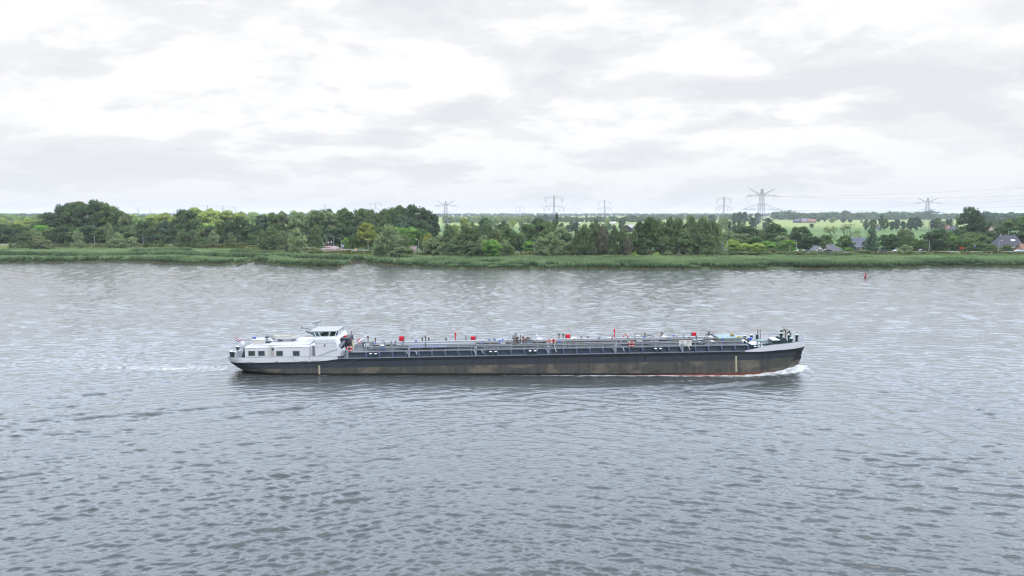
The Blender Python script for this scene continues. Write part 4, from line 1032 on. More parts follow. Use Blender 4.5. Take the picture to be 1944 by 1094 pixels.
    # overhead wire along the ship on thin posts
    mb = MB(); w = [L(u, v, 3.2) for u, v in ((672, 642), (763, 641), (905, 639), (1080, 634.5), (1180, 634), (1222, 635), (1320, 631.5))]
    mb.tube([(x, 3.2, z) for x, z in w], .018, 4)
    for x, z in w: mb.bar((x, 3.2, TT), (x, 3.2, z), .022)
    part('overhead_wire', mb, grey)
    # ---- things on the stern roof and aft deck (fixed gear)
    rz = hz1 + .14
    x0, z1 = L(480, 646, -2.2); x1, z0 = L(502.5, 653.5, -2.2); mb = MB(); mb.cbox(x0, x1, -2.2, -.9, rz, max(z1, rz + .7), .03); part('roof_locker', mb, mat('locker_beige', (.56, .54, .51), .6))
    zl = max(z1, rz + .7); mb = MB(); mb.cbox(x0 - .05, x1 + .05, -2.25, -.85, zl, zl + .07, .02); part('locker_lid', mb, white)
    mb = MB(); x = LX(503, 650, -1.5); mb.cbox(x + .1, x + .9, -1.6, -.9, rz, rz + .3, .03); mb.ball((x + .2, -1.2, rz + .9), .2, 8); mb.bar((x + .3, -1.2, rz), (x + .5, -1.2, rz + 1.3), .05); part('roof_vent', mb, dgrey)
    x, z = L(462, 652, -1.6); mb = MB(); mb.lathe([(.30, -.9), (.36, -.3), (.36, 0), (.28, .22), (.1, .33)], (x, -1.6, z), 14); part('white_dome', mb, white, smooth=True)
    mb = MB(); pts = [(LX(466, 650, -2.6), -2.6), (LX(474, 650, -2.6), -2.6)]
    for (x, y) in pts: mb.tube([(x - .5, y, rz + .9), (x - .1, y, rz + .9), (x, y, rz + .75), (x, y, rz)], .03, 5)
    mb.bar((pts[0][0] - .5, -2.6, rz + .45), (pts[1][0], -2.6, rz + .45), .025); part('hand_rail', mb, grey)
    mb = MB(); x, z = L(452, 668, -2.8); mb.prism_y([(x - .6, zb_), (x + .9, zb_), (x + 1.0, zb_ + .9), (x + .5, zb_ + 1.5), (x - .3, zb_ + 1.3)], -3.0, 2.0); part('winch_cover', mb, mat('cover_lilac', (.42, .43, .48), .6))
    mb = MB(); x, z = L(460, 665, -3.0)
    for k in range(5): mb.tube([(x - .9 + k * .2, -3.05, zb_ + .5), (x - .6 + k * .2, -3.1, zb_ + 1.6), (x - .3 + k * .2, -3.05, zb_ + 2.0)], .025, 4)
    part('stern_railing', mb, grey)
    mb = MB(); x, z = L(457, 674, -3.2); mb.prism_y([(x, zb_), (x + .75, zb_), (x + .75, zb_ + 1.7), (x + .55, zb_ + 1.7)], -3.1, 1.5); part('stern_bulkhead', mb, green)
    for u, v, y, r in ((440.5, 672, -2.4, .3), (446, 673, -2.0, .34), (452.5, 663, -1.5, .26)):
        x, z = L(u, v, y); mb = MB(); mb.lathe([(r, zb_ - z), (r * .9, 0), (r * 1.05, .05), (r * 1.05, .4)], (x, y, z), 12); bo = part('bollard', mb, green)
        mb = MB(); mb.lathe([(r * 1.08, .4), (r * .8, .5)], (x, y, z), 12); mb.build('cap', white, bo)
    mb = MB(); x, z = L(452, 640, 0); x2, z2 = L(462, 655, 0); mb.bar((x, 0, z - .2), (x2, 0, z2 - .6), .03, 5); part('flag_pole', mb, white)
    return dict(root=root, TT=TT, rz=rz, hz1=hz1, TY=TY)
SHIP = build_ship()
build_river()
def on_ship(x, y, z):
    """ship frame to world"""
    c, s = math.cos(math.atan(TRIM)), math.sin(math.atan(TRIM)); return (x * c - z * s, y + SHIP_YC, x * s + z * c)
def ship_things():
    rng_ = mat('buoy_red', (.62, .05, .03), .5); wht = mat('buoy_white', (.75, .75, .74), .5)
    for u, v, y, R, lab in ((683, 648.0, 3.2, .33, 'red and white lifebuoy hung on the far rail just ahead of the wheelhouse'), (664.5, 662.5, -4.05, .36, 'red lifebuoy hung on the near rail at the foot of the wheelhouse stairs'),
                       (1188.5, 639, 3.4, .33, 'thin orange and white lifebuoy standing highest, on the far rail amidships'), (1200, 653.5, -4.1, .37, 'red and white lifebuoy on the near trunk railing ahead of midships')):
        x, z = L(u, v, y); r = empty('lifebuoy', on_ship(x, y, z), 0, lab, 'lifebuoy', 'lifebuoys on the tanker')
        mb = MB(); mb.torus((0, 0, 0), R, .095, 28, 8, 'y'); mb.build('ring', rng_, r, True)
        for k in range(4):
            a = PI / 4 + k * PI / 2; mb = MB(); mb.torus((0, 0, 0), R, .102, 4, 8, 'y', a - .2, a + .2); mb.build('band', wht, r, True)
    # dinghy on the stern roof
    cx, cz = L(545, 647.5, .3); x0, x1 = LX(520, 640, .3), LX(571, 640, .3); Ld = x1 - x0; zk = SHIP['rz'] + .15
    r = empty('dinghy', on_ship((x0 + x1) / 2, .3, zk), 0, 'white open dinghy stowed on the roof of the stern house', 'dinghy'); r.scale = (1, 1.1, 1.25)
    ns = 16; V = []; prof = []
    for i in range(ns + 1):
        t = i / ns; x = -Ld / 2 + Ld * t; w = .72 * (1 - max(0, (t - .45) / .55) ** 2.2) * (.82 + .18 * min(1, t * 4)); w = max(w, .015)
        sh = .55 + .28 * max(0, (t - .4) / .6) ** 2; kl = .0 + .35 * max(0, (t - .75) / .25) ** 2; rake = .25 * max(0, (t - .7) / .3)
        prof.append([(x + rake * .0, w, sh), (x, w * .93, kl + (sh - kl) * .45), (x, w * .55, kl + .06), (x, 0, kl), (x, -w * .55, kl + .06), (x, -w * .93, kl + (sh - kl) * .45), (x, -w, sh)])
    V = [p for s in prof for p in s]; F = []
    for i in range(ns):
        for k in range(6): F.append((i * 7 + k, i * 7 + k + 1, (i + 1) * 7 + k + 1, (i + 1) * 7 + k))
    F.append(tuple(range(7)))
    mb = MB(); mb.add(V, F); me = mb.mesh('hull', mat('dinghy_white', (.68, .67, .62), .5, noise=.08)); link('hull', me, r)
    mb = MB(); mb.tube([s[0] for s in prof], .05, 5); mb.tube([s[6] for s in prof], .05, 5); mb.build('gunwale', mat('dinghy_rail', (.42, .41, .38), .6), r)
    mb = MB()
    for t in (.25, .5, .72): s = prof[int(t * ns)]; mb.box(s[0][0] - .12, s[0][0] + .12, -s[0][1] * .95, s[0][1] * .95, .36, .40)
    mb.build('seat', mat('dinghy_seat', (.30, .22, .14), .7), r)
    mb = MB(); mb.box(-Ld * .3, -Ld * .2, -.5, .5, -.15, .02); mb.box(Ld * .2, Ld * .3, -.5, .5, -.15, .04); mb.build('cradle', mat('deck_dark', (.1, .1, .1)), r)
    # bicycle
    x, z = L(513, 648, -.6); r = empty('bicycle', on_ship(x, -.6, SHIP['rz']), 0, 'dark bicycle parked on the stern roof between the locker and the dinghy', 'bicycle')
    bk = mat('black_rubber', (.012, .013, .015)); fr = mat('bike_blue', (.05, .07, .15), .4)
    for dx in (-.5, .52):
        mb = MB(); mb.torus((dx, 0, .34), .32, .022, 22, 5, 'y')
        for k in range(6): a = k * PI / 6; mb.bar((dx - .31 * math.cos(a), 0, .34 - .31 * math.sin(a)), (dx + .31 * math.cos(a), 0, .34 + .31 * math.sin(a)), .005, 3)
        mb.build('wheel', bk, r)
    mb = MB()
    for a, b_ in (((-.5, .34), (-.05, .34)), ((-.5, .34), (-.15, .78)), ((-.05, .34), (-.15, .85)), ((-.05, .34), (.38, .8)), ((-.14, .76), (.38, .84)), ((.38, .95), (.52, .34))): mb.bar((a[0], 0, a[1]), (b_[0], 0, b_[1]), .025, 5)
    mb.build('frame', fr, r)
    mb = MB(); mb.bar((.36, -.28, 1.0), (.36, .28, 1.0), .02, 5); mb.bar((.38, 0, .93), (.36, 0, 1.0), .02, 5); mb.build('handlebar', bk, r)
    mb = MB(); mb.cbox(-.3, -.04, -.07, .07, .85, .91, .03); mb.build('saddle', bk, r)
    # flag at the stern
    x, z = L(458, 646, 0); fl = MB(); nx_ = 10
    def fw(i, j): t = i / nx_; return (x - .85 + 1.15 * t, .06 * math.sin(t * 9 + j), z + .42 - .62 * t - .16 * j)
    for j in range(3):
        V = [fw(i, j) for i in range(nx_ + 1)] + [fw(i, j + 1) for i in range(nx_ + 1)]
        m_ = [mat('flag_red', (.50, .02, .035), .8), mat('flag_white', (.75, .75, .77), .8), mat('flag_blue', (.03, .06, .25), .8)][j]
        g = MB(); g.add(V, [(i, i + 1, nx_ + 2 + i, nx_ + 1 + i) for i in range(nx_)])
        if j == 0:
            r = empty('flag', on_ship(0, 0, 0), 0, 'small red, white and blue flag trailing from the pole at the stern', 'flag'); r.rotation_euler = (0, -math.atan(TRIM), 0)
        g.build('stripe', m_, r)
    # blue tub on the locker
    x, z = L(484.5, 643.5, -1.5); zl = max(L(480, 646, -2.2)[1], SHIP['rz'] + .7) + .07
    mb = MB(); mb.lathe([(.26, 0), (.34, .26), (.36, .28), (.32, .28)], (0, 0, 0), 14); o = mb.build('wash_tub', mat('tub_blue', (.02, .08, .36), .4)); o.location = on_ship(x, -1.5, zl)
    tag(o, 'blue plastic tub standing on the beige roof locker at the stern', 'tub')
ship_things()
# ---------------------------------------------------------------- trees
def crown_arrays(kind, seed, leaves=1.0):
    """unit crown: height 1, width 1; returns leaf quads and a tone per leaf"""
    r = np.random.default_rng(seed)
    K = dict(round=(58, 95, .155, .0225), broad=(80, 96, .125, .0195), willow=(96, 72, .125, .0205), column=(44, 52, .17, .026), poplar=(64, 46, .115, .021), bush=(44, 80, .17, .028), cone=(56, 50, .13, .024), airy=(36, 34, .11, .022), low=(20, 16, .21, .075))[kind]
    nc, nl, cr, ls = K; nc = int(nc); nl = max(6, int(nl * leaves))
    h = r.uniform(0, 1, nc * 3); a = r.uniform(0, 2 * PI, nc * 3)
    f = dict(round=lambda t: np.sqrt(np.clip(1 - ((t - .56) / .47) ** 2, 0, 1)) * .5,
             broad=lambda t: .5 * np.clip(np.minimum((t + .05) / .35, 1), 0, 1) * np.sqrt(np.clip(1 - ((t - .4) / .62) ** 2, 0, 1)),
             willow=lambda t: .5 * np.clip(1.02 - t ** 3.6, 0, 1) ** .75 * (.86 + .14 * np.sin(t * 9 + seed)),
             column=lambda t: .5 * np.sin(np.clip(t * .92 + .08, 0, 1) * PI) ** .5,
             poplar=lambda t: .5 * np.clip((t - .18) / .3, 0, 1) * np.sqrt(np.clip(1.03 - ((t - .55) / .5) ** 4, 0, 1)),
             bush=lambda t: .5 * np.sqrt(np.clip(1.02 - t ** 2, 0, 1)),
             cone=lambda t: .5 * np.clip(1.03 - t, 0, 1) ** .8,
             airy=lambda t: .5 * np.clip((t - .2) / .25, 0, 1) * np.sqrt(np.clip(1 - ((t - .6) / .46) ** 2, 0, 1)),
             low=lambda t: .5 * np.sqrt(np.clip(1 - ((t - .5) / .53) ** 2, 0, 1)))[kind]
    R = f(h); keep = r.uniform(0, 1, len(h)) < (R / .5) * .9 + .12
    h, a, R = h[keep][:nc], a[keep][:nc], R[keep][:nc]
    lob = 1 + .22 * np.sin(a * 2 + seed * 1.7 + h * 4) + .13 * np.sin(a * 3 + seed * 2.9 - h * 7)
    rad = np.maximum(R - cr * .45, .015) * lob * np.sqrt(r.uniform(.04, 1, len(h)))
    n = len(h)
    cx, cy = rad * np.cos(a), rad * np.sin(a)
    zz = np.clip(h * (1 - cr * .6) + cr * .25, cr * .3, 1 - cr * .5)
    csz = cr * r.uniform(.65, 1.25, n)
    th = np.repeat(np.arange(n), nl); m = len(th)
    d = r.normal(0, 1, (m, 3)); d /= np.linalg.norm(d, axis=1, keepdims=True)
    d[:, 2] = np.where(d[:, 2] < -.35, -d[:, 2] * .5, d[:, 2])
    rr = csz[th] * np.cbrt(r.uniform(.2, 1, m)) * r.uniform(.8, 1.15, m)
    vs = 1.45 if kind in ('willow', 'column', 'cone') else .9 if kind == 'bush' else 1.05
    P = np.stack([cx[th] + d[:, 0] * rr, cy[th] + d[:, 1] * rr, zz[th] + d[:, 2] * rr * vs * .8], -1)
    P[:, 2] = np.clip(P[:, 2], .0, 1.03)
    nr = d * 1.0 + r.normal(0, .38, (m, 3)) + np.array([0, 0, .15]); nr /= np.linalg.norm(nr, axis=1, keepdims=True)
    t1 = np.cross(nr, r.normal(0, 1, (m, 3))); t1 /= np.linalg.norm(t1, axis=1, keepdims=True) + 1e-9
    t2 = np.cross(nr, t1)
    if kind == 'willow': t1 = t1 * .75 + np.array([0, 0, .5])
    s = ls * r.uniform(.7, 1.35, (m, 1))
    V = np.stack([P - t1 * s - t2 * s * .6, P + t1 * s * .9 - t2 * s * .7, P + t1 * s + t2 * s * .6, P - t1 * s * .8 + t2 * s * .7], 1).reshape(-1, 3)
    tone = np.clip(r.uniform(0, 1, n)[th] * .6 + r.uniform(0, .4, m), 0, 1)
    return V, np.repeat(tone, 4)
def quadF(n): return np.arange(n * 4).reshape(-1, 4)
CROWN = {}
def crown(kind, k):
    if (kind, k) not in CROWN:
        V, t = crown_arrays(kind, 100 + 17 * k + len(kind) * 7)
        CROWN[kind, k] = np_mesh(kind + '_crown', V, quadF(len(V) // 4), leaf_mat('leaf_default', (.05, .08, .035)), False, {'tone': ('POINT', 'FLOAT', t)})
    return CROWN[kind, k]
BARK = mat('bark', (.10, .085, .07), .9, noise=.35, nscale=6)
TRUNKS = {}
def trunk(kind, k):
    if (kind, k) not in TRUNKS:
        r = random.Random(k * 31 + len(kind)); mb = MB()
        if kind in ('bush',):
            for j in range(6): a = j * 1.1 + k; mb.tube([(0.04 * math.cos(a), .04 * math.sin(a), -.05), (.16 * math.cos(a), .16 * math.sin(a), .35), (.3 * math.cos(a), .3 * math.sin(a), .7)], [.012, .009, .004], 4)
        else:
            top = .8; wob = [(r.uniform(-.02, .02), r.uniform(-.02, .02)) for _ in range(5)]
            tr_ = [(wob[j][0] * j, wob[j][1] * j, -.03 + top * j / 4) for j in range(5)]
            mb.tube(tr_, [.026, .021, .016, .010, .004], 6)
            for j in range(9):
                a = j * 2.4 + k; b = tr_[1 + j % 3]; l = r.uniform(.18, .36) * (.35 if kind == 'column' else 1)
                mb.tube([b, (b[0] + l * .6 * math.cos(a), b[1] + l * .6 * math.sin(a), b[2] + l * .45), (b[0] + l * math.cos(a), b[1] + l * math.sin(a), b[2] + l * 1.1)], [.010, .007, .003], 4)
        TRUNKS[kind, k] = mb.mesh(kind + '_trunk', BARK)
    return TRUNKS[kind, k]
LEAF = dict(
    wil=(0.224, 0.294, 0.138), wild=(0.132, 0.190, 0.081), dark=(0.073, 0.121, 0.050), mid=(0.110, 0.178, 0.060), green=(0.158, 0.298, 0.062), yg=(0.266, 0.306, 0.060),
    sun=(0.345, 0.431, 0.118), olive=(.170, .215, .090), pale=(0.262, 0.356, 0.147), rust=(.165, .165, .105), pine=(0.083, 0.142, 0.074), blue=(0.088, 0.149, 0.086), limeb=(0.290, 0.405, 0.094))  # the sun entry paints sunlight into the crown colour
SPEC = dict(willow='willow_tree', round='broadleaf_tree', broad='broadleaf_tree', column='lombardy_poplar', poplar='poplar_tree', bush='shrub', cone='conifer_tree', airy='birch_tree')
_tn = [0]
def tree(u, Y, vtop, wpx, kind, leaf, label, group, vx=None):
    """stand a tree on the ground at distance Y, in the direction of photo column u"""
    _tn[0] += 1; k = (_tn[0] * 7) % 4
    x, z1 = at_y(u, vtop, Y); z0 = tzs(x, Y)
    h = max(1.2, z1 - z0); w = wpx * Y / FPX
    o = empty(SPEC[kind], (x, Y, z0 - .05), (_tn[0] * 2.399) % (2 * PI), label, 'shrub' if kind == 'bush' else 'tree', group)
    rr = random.Random(_tn[0]); o.scale = (w * rr.uniform(.95, 1.08), w * rr.uniform(.9, 1.1), h)
    c = link('crown' if kind != 'bush' else 'foliage', crown(kind, k), o)
    c.material_slots[0].link = 'OBJECT'; c.material_slots[0].material = leaf_mat('leaf_' + leaf, LEAF[leaf], .25, .28)
    link('trunk' if kind != 'bush' else 'stems', trunk('bush' if kind == 'bush' else kind if kind == 'column' else 'tree', k), o)
    if not 4 <= len(label.split()) <= 16: print('LABEL', len(label.split()), label)
    return o
NUM = ('twenty-first', 'twenty-second', 'twenty-third', 'twenty-fourth', 'twenty-fifth')
ORD = 'first second third fourth fifth sixth seventh eighth ninth tenth eleventh twelfth thirteenth fourteenth fifteenth sixteenth seventeenth eighteenth nineteenth twentieth'.split()
def row(group, desc, items):
    """a row of similar trees; the label counts along the row from the left, as one reads the photo"""
    items = sorted(items, key=lambda t: t[0])
    for i, it in enumerate(items):
        lab = f'{ORD[i] if i < 20 else NUM[i - 20]} of {desc}, from left'
        tree(*it[:6], lab, group)
def build_trees():
    # --- left wood behind the dike
    row('tall trees of the big left clump', 'the tall dark trees of the big clump at far left', [
        (92, 545, 404, 52, 'broad', 'dark'), (116, 548, 393, 60, 'broad', 'dark'), (146, 552, 385, 66, 'broad', 'mid'), (178, 548, 381, 60, 'broad', 'dark'), (206, 545, 389, 52, 'broad', 'mid'), (228, 540, 402, 44, 'broad', 'mid'), (130, 560, 388, 54, 'round', 'blue'), (190, 558, 385, 50, 'round', 'blue')])
    row('understorey trees along the left dike', 'the low dark trees lining the dike under the left clump', [
        (4, 508, 426, 40, 'round', 'dark'), (28, 510, 427, 44, 'round', 'mid'), (52, 508, 431, 40, 'round', 'dark'), (76, 506, 428, 40, 'round', 'green'), (98, 506, 432, 46, 'round', 'mid'), (122, 505, 430, 46, 'round', 'dark'), (146, 506, 433, 44, 'round', 'mid'),
        (170, 505, 428, 46, 'round', 'dark'), (196, 506, 430, 44, 'round', 'mid'), (218, 505, 433, 40, 'round', 'dark'), (242, 506, 430, 42, 'round', 'mid'), (-18, 508, 428, 40, 'round', 'mid')])
    row('wood edge left of the pale sunlit trees', 'the mixed trees right of the big left clump', [
        (240, 530, 407, 38, 'broad', 'olive'), (257, 532, 412, 36, 'broad', 'pale'), (268, 520, 420, 26, 'broad', 'dark'), (282, 518, 418, 38, 'broad', 'mid'), (298, 516, 422, 38, 'round', 'wild'), (314, 516, 420, 34, 'broad', 'blue'), (330, 512, 432, 36, 'round', 'dark'), (272, 510, 440, 44, 'round', 'dark'), (300, 508, 445, 46, 'round', 'dark'), (326, 506, 448, 40, 'round', 'dark')])
    row('sunlit trees behind the left wood', 'the bright yellow-green trees showing behind the left wood', [
        (252, 640, 408, 50, 'broad', 'pale'), (288, 660, 408, 52, 'broad', 'sun'), (312, 650, 405, 48, 'broad', 'sun'), (332, 655, 409, 40, 'broad', 'sun'), (372, 640, 396, 56, 'broad', 'sun'), (400, 640, 397, 56, 'broad', 'sun'), (430, 645, 401, 54, 'broad', 'sun'), (456, 650, 403, 46, 'broad', 'sun'), (482, 640, 404, 48, 'broad', 'pale'), (505, 645, 408, 44, 'broad', 'sun'), (350, 650, 402, 50, 'broad', 'sun'), (395, 600, 425, 44, 'round', 'limeb'), (430, 605, 428, 44, 'round', 'limeb'), (470, 605, 422, 46, 'round', 'limeb')])
    tree(352, 520, 399, 60, 'round', 'dark', 'large domed dark tree standing in front of the bright sunlit trees', 'wood behind the left dike')
    row('dark trees below the sunlit crowns', 'the dark trees between the domed tree and the roadside wood', [
        (376, 512, 438, 44, 'round', 'dark'), (398, 512, 430, 40, 'round', 'dark'), (420, 514, 420, 36, 'broad', 'mid'), (436, 515, 419, 36, 'broad', 'dark'), (454, 513, 413, 36, 'broad', 'dark'), (474, 510, 428, 44, 'round', 'dark'), (496, 512, 410, 40, 'broad', 'pine'), (412, 506, 447, 44, 'round', 'dark'), (450, 505, 446, 46, 'round', 'dark'), (486, 505, 440, 40, 'round', 'dark'), (385, 506, 450, 44, 'round', 'mid')])
    row('tall poplars of the roadside wood', 'the tall poplars behind the brick road junction', [
        (516, 535, 405, 42, 'broad', 'mid'), (536, 540, 402, 44, 'broad', 'olive'), (560, 542, 402, 44, 'broad', 'pale'), (584, 536, 401, 46, 'poplar', 'wil'), (608, 536, 399, 52, 'poplar', 'mid'), (634, 538, 402, 46, 'poplar', 'wil'), (656, 536, 396, 50, 'broad', 'mid'), (680, 536, 399, 48, 'poplar', 'mid'), (704, 534, 399, 50, 'broad', 'wild'), (596, 550, 400, 44, 'broad', 'mid'), (645, 552, 400, 46, 'broad', 'mid'), (622, 545, 399, 40, 'broad', 'dark'), (690, 548, 398, 46, 'broad', 'mid')])
    row('high rounded clump right of the junction', 'the high rounded dark trees right of the roadside poplars', [
        (728, 540, 398, 54, 'broad', 'mid'), (754, 542, 392, 60, 'broad', 'mid'), (782, 545, 390, 60, 'broad', 'dark'), (806, 540, 397, 46, 'broad', 'dark'), (822, 538, 408, 28, 'round', 'dark'), (770, 530, 410, 60, 'round', 'blue'), (800, 528, 418, 50, 'round', 'dark')])
    row('lower trees round the brick junction', 'the lower dark trees just behind the brick junction and its lamps', [
        (520, 505, 436, 46, 'round', 'mid'), (548, 503, 438, 46, 'round', 'dark'), (574, 500, 436, 44, 'round', 'dark'), (600, 498, 434, 44, 'round', 'dark'), (626, 492, 434, 42, 'round', 'dark'), (650, 490, 430, 46, 'round', 'dark'), (676, 486, 432, 46, 'round', 'dark'), (700, 488, 428, 48, 'round', 'dark'), (730, 485, 430, 52, 'round', 'mid')])
    tree(656, 445, 451, 20, 'round', 'green', 'small fresh green tree beside the lamp and blue sign', 'small roadside trees')
    tree(673, 444, 450, 24, 'round', 'mid', 'small rounded green tree left of the yellow-leaved tree', 'small roadside trees')
    tree(696, 446, 424, 50, 'broad', 'yg', 'yellow-leaved broad tree standing out beside the road', 'roadside trees')
    row('green trees behind the large left willow', 'the fresh green trees behind the large grey willow', [(757, 452, 432, 44, 'round', 'green'), (782, 454, 431, 50, 'round', 'green'), (800, 452, 436, 34, 'round', 'mid')])
    tree(812, 440, 444, 26, 'round', 'yg', 'yellowish shrub-like tree beside the pink roof', 'small roadside trees')
    tree(824, 436, 448, 22, 'airy', 'olive', 'slim pale tree just right of the pink roof', 'small roadside trees')
    # --- bushes on the left marsh
    tree(46, 458, 439, 40, 'willow', 'wild', 'broad grey-green bush at the left edge of the reed marsh', 'bushes on the left marsh')
    tree(64, 462, 432, 26, 'willow', 'wil', 'taller grey bush rising behind the brownish marsh bush', 'bushes on the left marsh')
    tree(78, 446, 449, 40, 'bush', 'olive', 'pale brownish bush with reddish streaks on the left marsh', 'bushes on the left marsh')
    tree(75, 447, 446, 12, 'column', 'rust', 'thin reddish dead shoot inside the pale marsh bush', 'bushes on the left marsh')
    tree(147, 462, 438, 22, 'willow', 'wil', 'two-lobed pale willow standing before the big left clump', 'bushes on the left marsh')
    tree(205, 464, 421, 20, 'willow', 'wil', 'tall narrow pale willow before the right flank of the big clump', 'bushes on the left marsh')
    tree(222, 460, 441, 32, 'willow', 'wil', 'pointed pale willow right of the tall narrow willow', 'bushes on the left marsh')
    tree(250, 462, 450, 30, 'bush', 'wil', 'low spreading pale willow bush at the edge of the left marsh', 'bushes on the left marsh')
    for u, v, w, lab in ((124, 456, 9, 'small bright bush before the big clump, left of the two-lobed willow'), (277, 454, 9, 'thin upright bush right of the low pale willow bush'), (305, 453, 9, 'small round dark bush on the dike edge'), (20, 460, 9, 'small bush beside the far left stretch of road')):
        tree(u, 466, v, w, 'bush', 'mid', lab, 'small bushes on the left dike')
    tree(347, 456, 437, 30, 'willow', 'wild', 'left half of the wide dark willow pair on the marsh', 'bushes on the left marsh')
    tree(366, 456, 435, 32, 'willow', 'wild', 'right half of the wide dark willow pair on the marsh', 'bushes on the left marsh')
    tree(404, 458, 437, 22, 'willow', 'wil', 'pale upright willow right of the wide dark willow pair', 'bushes on the left marsh')
    tree(438, 458, 441, 28, 'cone', 'olive', 'brownish pointed bush between two pale willows on the marsh', 'bushes on the left marsh')
    tree(458, 459, 459, 28, 'bush', 'olive', 'flat olive bush right of the brownish pointed bush', 'bushes on the left marsh')
    tree(478, 460, 446, 22, 'round', 'mid', 'dark rounded bush left of the tall willow trio', 'bushes on the left marsh')
    tree(498, 412, 436, 24, 'willow', 'olive', 'yellowish left willow of the trio on the marsh point', 'willows on the marsh point')
    tree(516, 412, 430, 40, 'willow', 'wild', 'largest dark willow of the trio on the marsh point', 'willows on the marsh point')
    tree(538, 410, 438, 30, 'willow', 'wil', 'right willow of the trio, next to a dead reddish stem', 'willows on the marsh point')
    tree(544, 402, 446, 7, 'column', 'rust', 'dead reddish-brown sapling between the marsh point willows', 'willows on the marsh point')
    tree(562, 396, 433, 40, 'willow', 'wil', 'tall leaning pale willow above the grey shrub', 'willows on the marsh point')
    tree(598, 414, 428, 32, 'willow', 'wild', 'upright willow just left of the pink brick road', 'willows on the marsh point')
    tree(595, 374, 468, 46, 'bush', 'olive', 'wide greyish shrub on the tip of the marsh point', 'willows on the marsh point')
    # --- front row of willows on the right bank
    row('large grey willow right of the inlet', 'the grey willows of the clump right of the creek mouth', [(722, 372, 448, 34, 'willow', 'wil'), (740, 370, 427, 64, 'willow', 'wil'), (768, 371, 446, 34, 'willow', 'olive'), (755, 366, 458, 46, 'willow', 'wil')])
    row('wide willow thicket', 'the willows of the wide thicket left of the bright green tree', [
        (816, 374, 452, 36, 'willow', 'wil'), (834, 372, 446, 40, 'willow', 'wil'), (852, 374, 428, 40, 'willow', 'wild'), (870, 370, 440, 44, 'willow', 'wild'), (884, 374, 425, 44, 'willow', 'wild'), (902, 371, 430, 46, 'willow', 'wild'), (924, 376, 421, 44, 'willow', 'wild'), (940, 373, 434, 38, 'willow', 'olive'), (858, 365, 456, 50, 'willow', 'wild'), (895, 364, 458, 50, 'willow', 'wild'), (918, 367, 445, 40, 'willow', 'wil')])
    tree(934, 360, 455, 48, 'round', 'green', 'bright green rounded tree at the front of the willow thicket', 'front row trees')
    tree(960, 366, 454, 30, 'willow', 'wil', 'pale willow close on the right of the bright green tree', 'front row trees')
    tree(966, 362, 466, 26, 'bush', 'mid', 'low dark green bush right of the bright green tree', 'front row trees')
    row('grey willow group left of the Dutch barn', 'the grey willows between the open road and the blue-grey roof', [(1028, 374, 450, 34, 'willow', 'wil'), (1046, 370, 442, 46, 'willow', 'wil'), (1064, 371, 454, 40, 'willow', 'wil'), (1082, 372, 458, 22, 'willow', 'olive')])
    row('tall willow wood on the right bank', 'the tall dark willows of the long bank-side wood', [
        (1094, 376, 440, 24, 'willow', 'wild'), (1108, 372, 430, 38, 'willow', 'wild'), (1128, 374, 420, 36, 'willow', 'wild'), (1144, 372, 428, 30, 'willow', 'rust'), (1150, 376, 430, 28, 'willow', 'wild'), (1167, 372, 432, 26, 'willow', 'wild'), (1184, 374, 432, 30, 'willow', 'wild'), (1192, 370, 448, 22, 'willow', 'rust'),
        (1204, 376, 436, 28, 'willow', 'wild'), (1216, 380, 421, 34, 'broad', 'dark'), (1234, 380, 414, 38, 'broad', 'mid'), (1252, 378, 417, 34, 'willow', 'wild'), (1272, 378, 414, 38, 'willow', 'wild'), (1288, 380, 411, 38, 'willow', 'wild'), (1312, 378, 411, 42, 'willow', 'wild'), (1334, 376, 414, 38, 'willow', 'wild'), (1352, 378, 416, 34, 'willow', 'wild'), (1364, 380, 428, 26, 'willow', 'wil'), (1300, 372, 436, 46, 'willow', 'wild'), (1224, 372, 450, 46, 'willow', 'dark')])
    tree(1262, 372, 448, 38, 'willow', 'wild', 'dark lower willow in front of the yellow-flecked trees', 'front row trees')
    tree(1345, 371, 445, 40, 'willow', 'wild', 'drooping willow right of the little red-gabled house', 'front row trees')
    for u, v, w, lf, lab in ((1232, 474, 18, 'rust', 'reddish-brown bush at the foot of the long willow wood'), (1268, 476, 30, 'olive', 'olive bush with brown tips right of the reddish bush'), (1290, 481, 30, 'rust', 'brown bush before the dark willows, left of the small house'), (1205, 478, 18, 'limeb', 'light green bush in a gap of the willow wood'), (1330, 483, 34, 'mid', 'green bush on the reeds below the small red-gabled house'), (1246, 479, 24, 'limeb', 'light bush between the reddish and olive bushes')):
        tree(u, 366, v, w, 'bush', lf, lab, 'bushes at the foot of the willow wood')
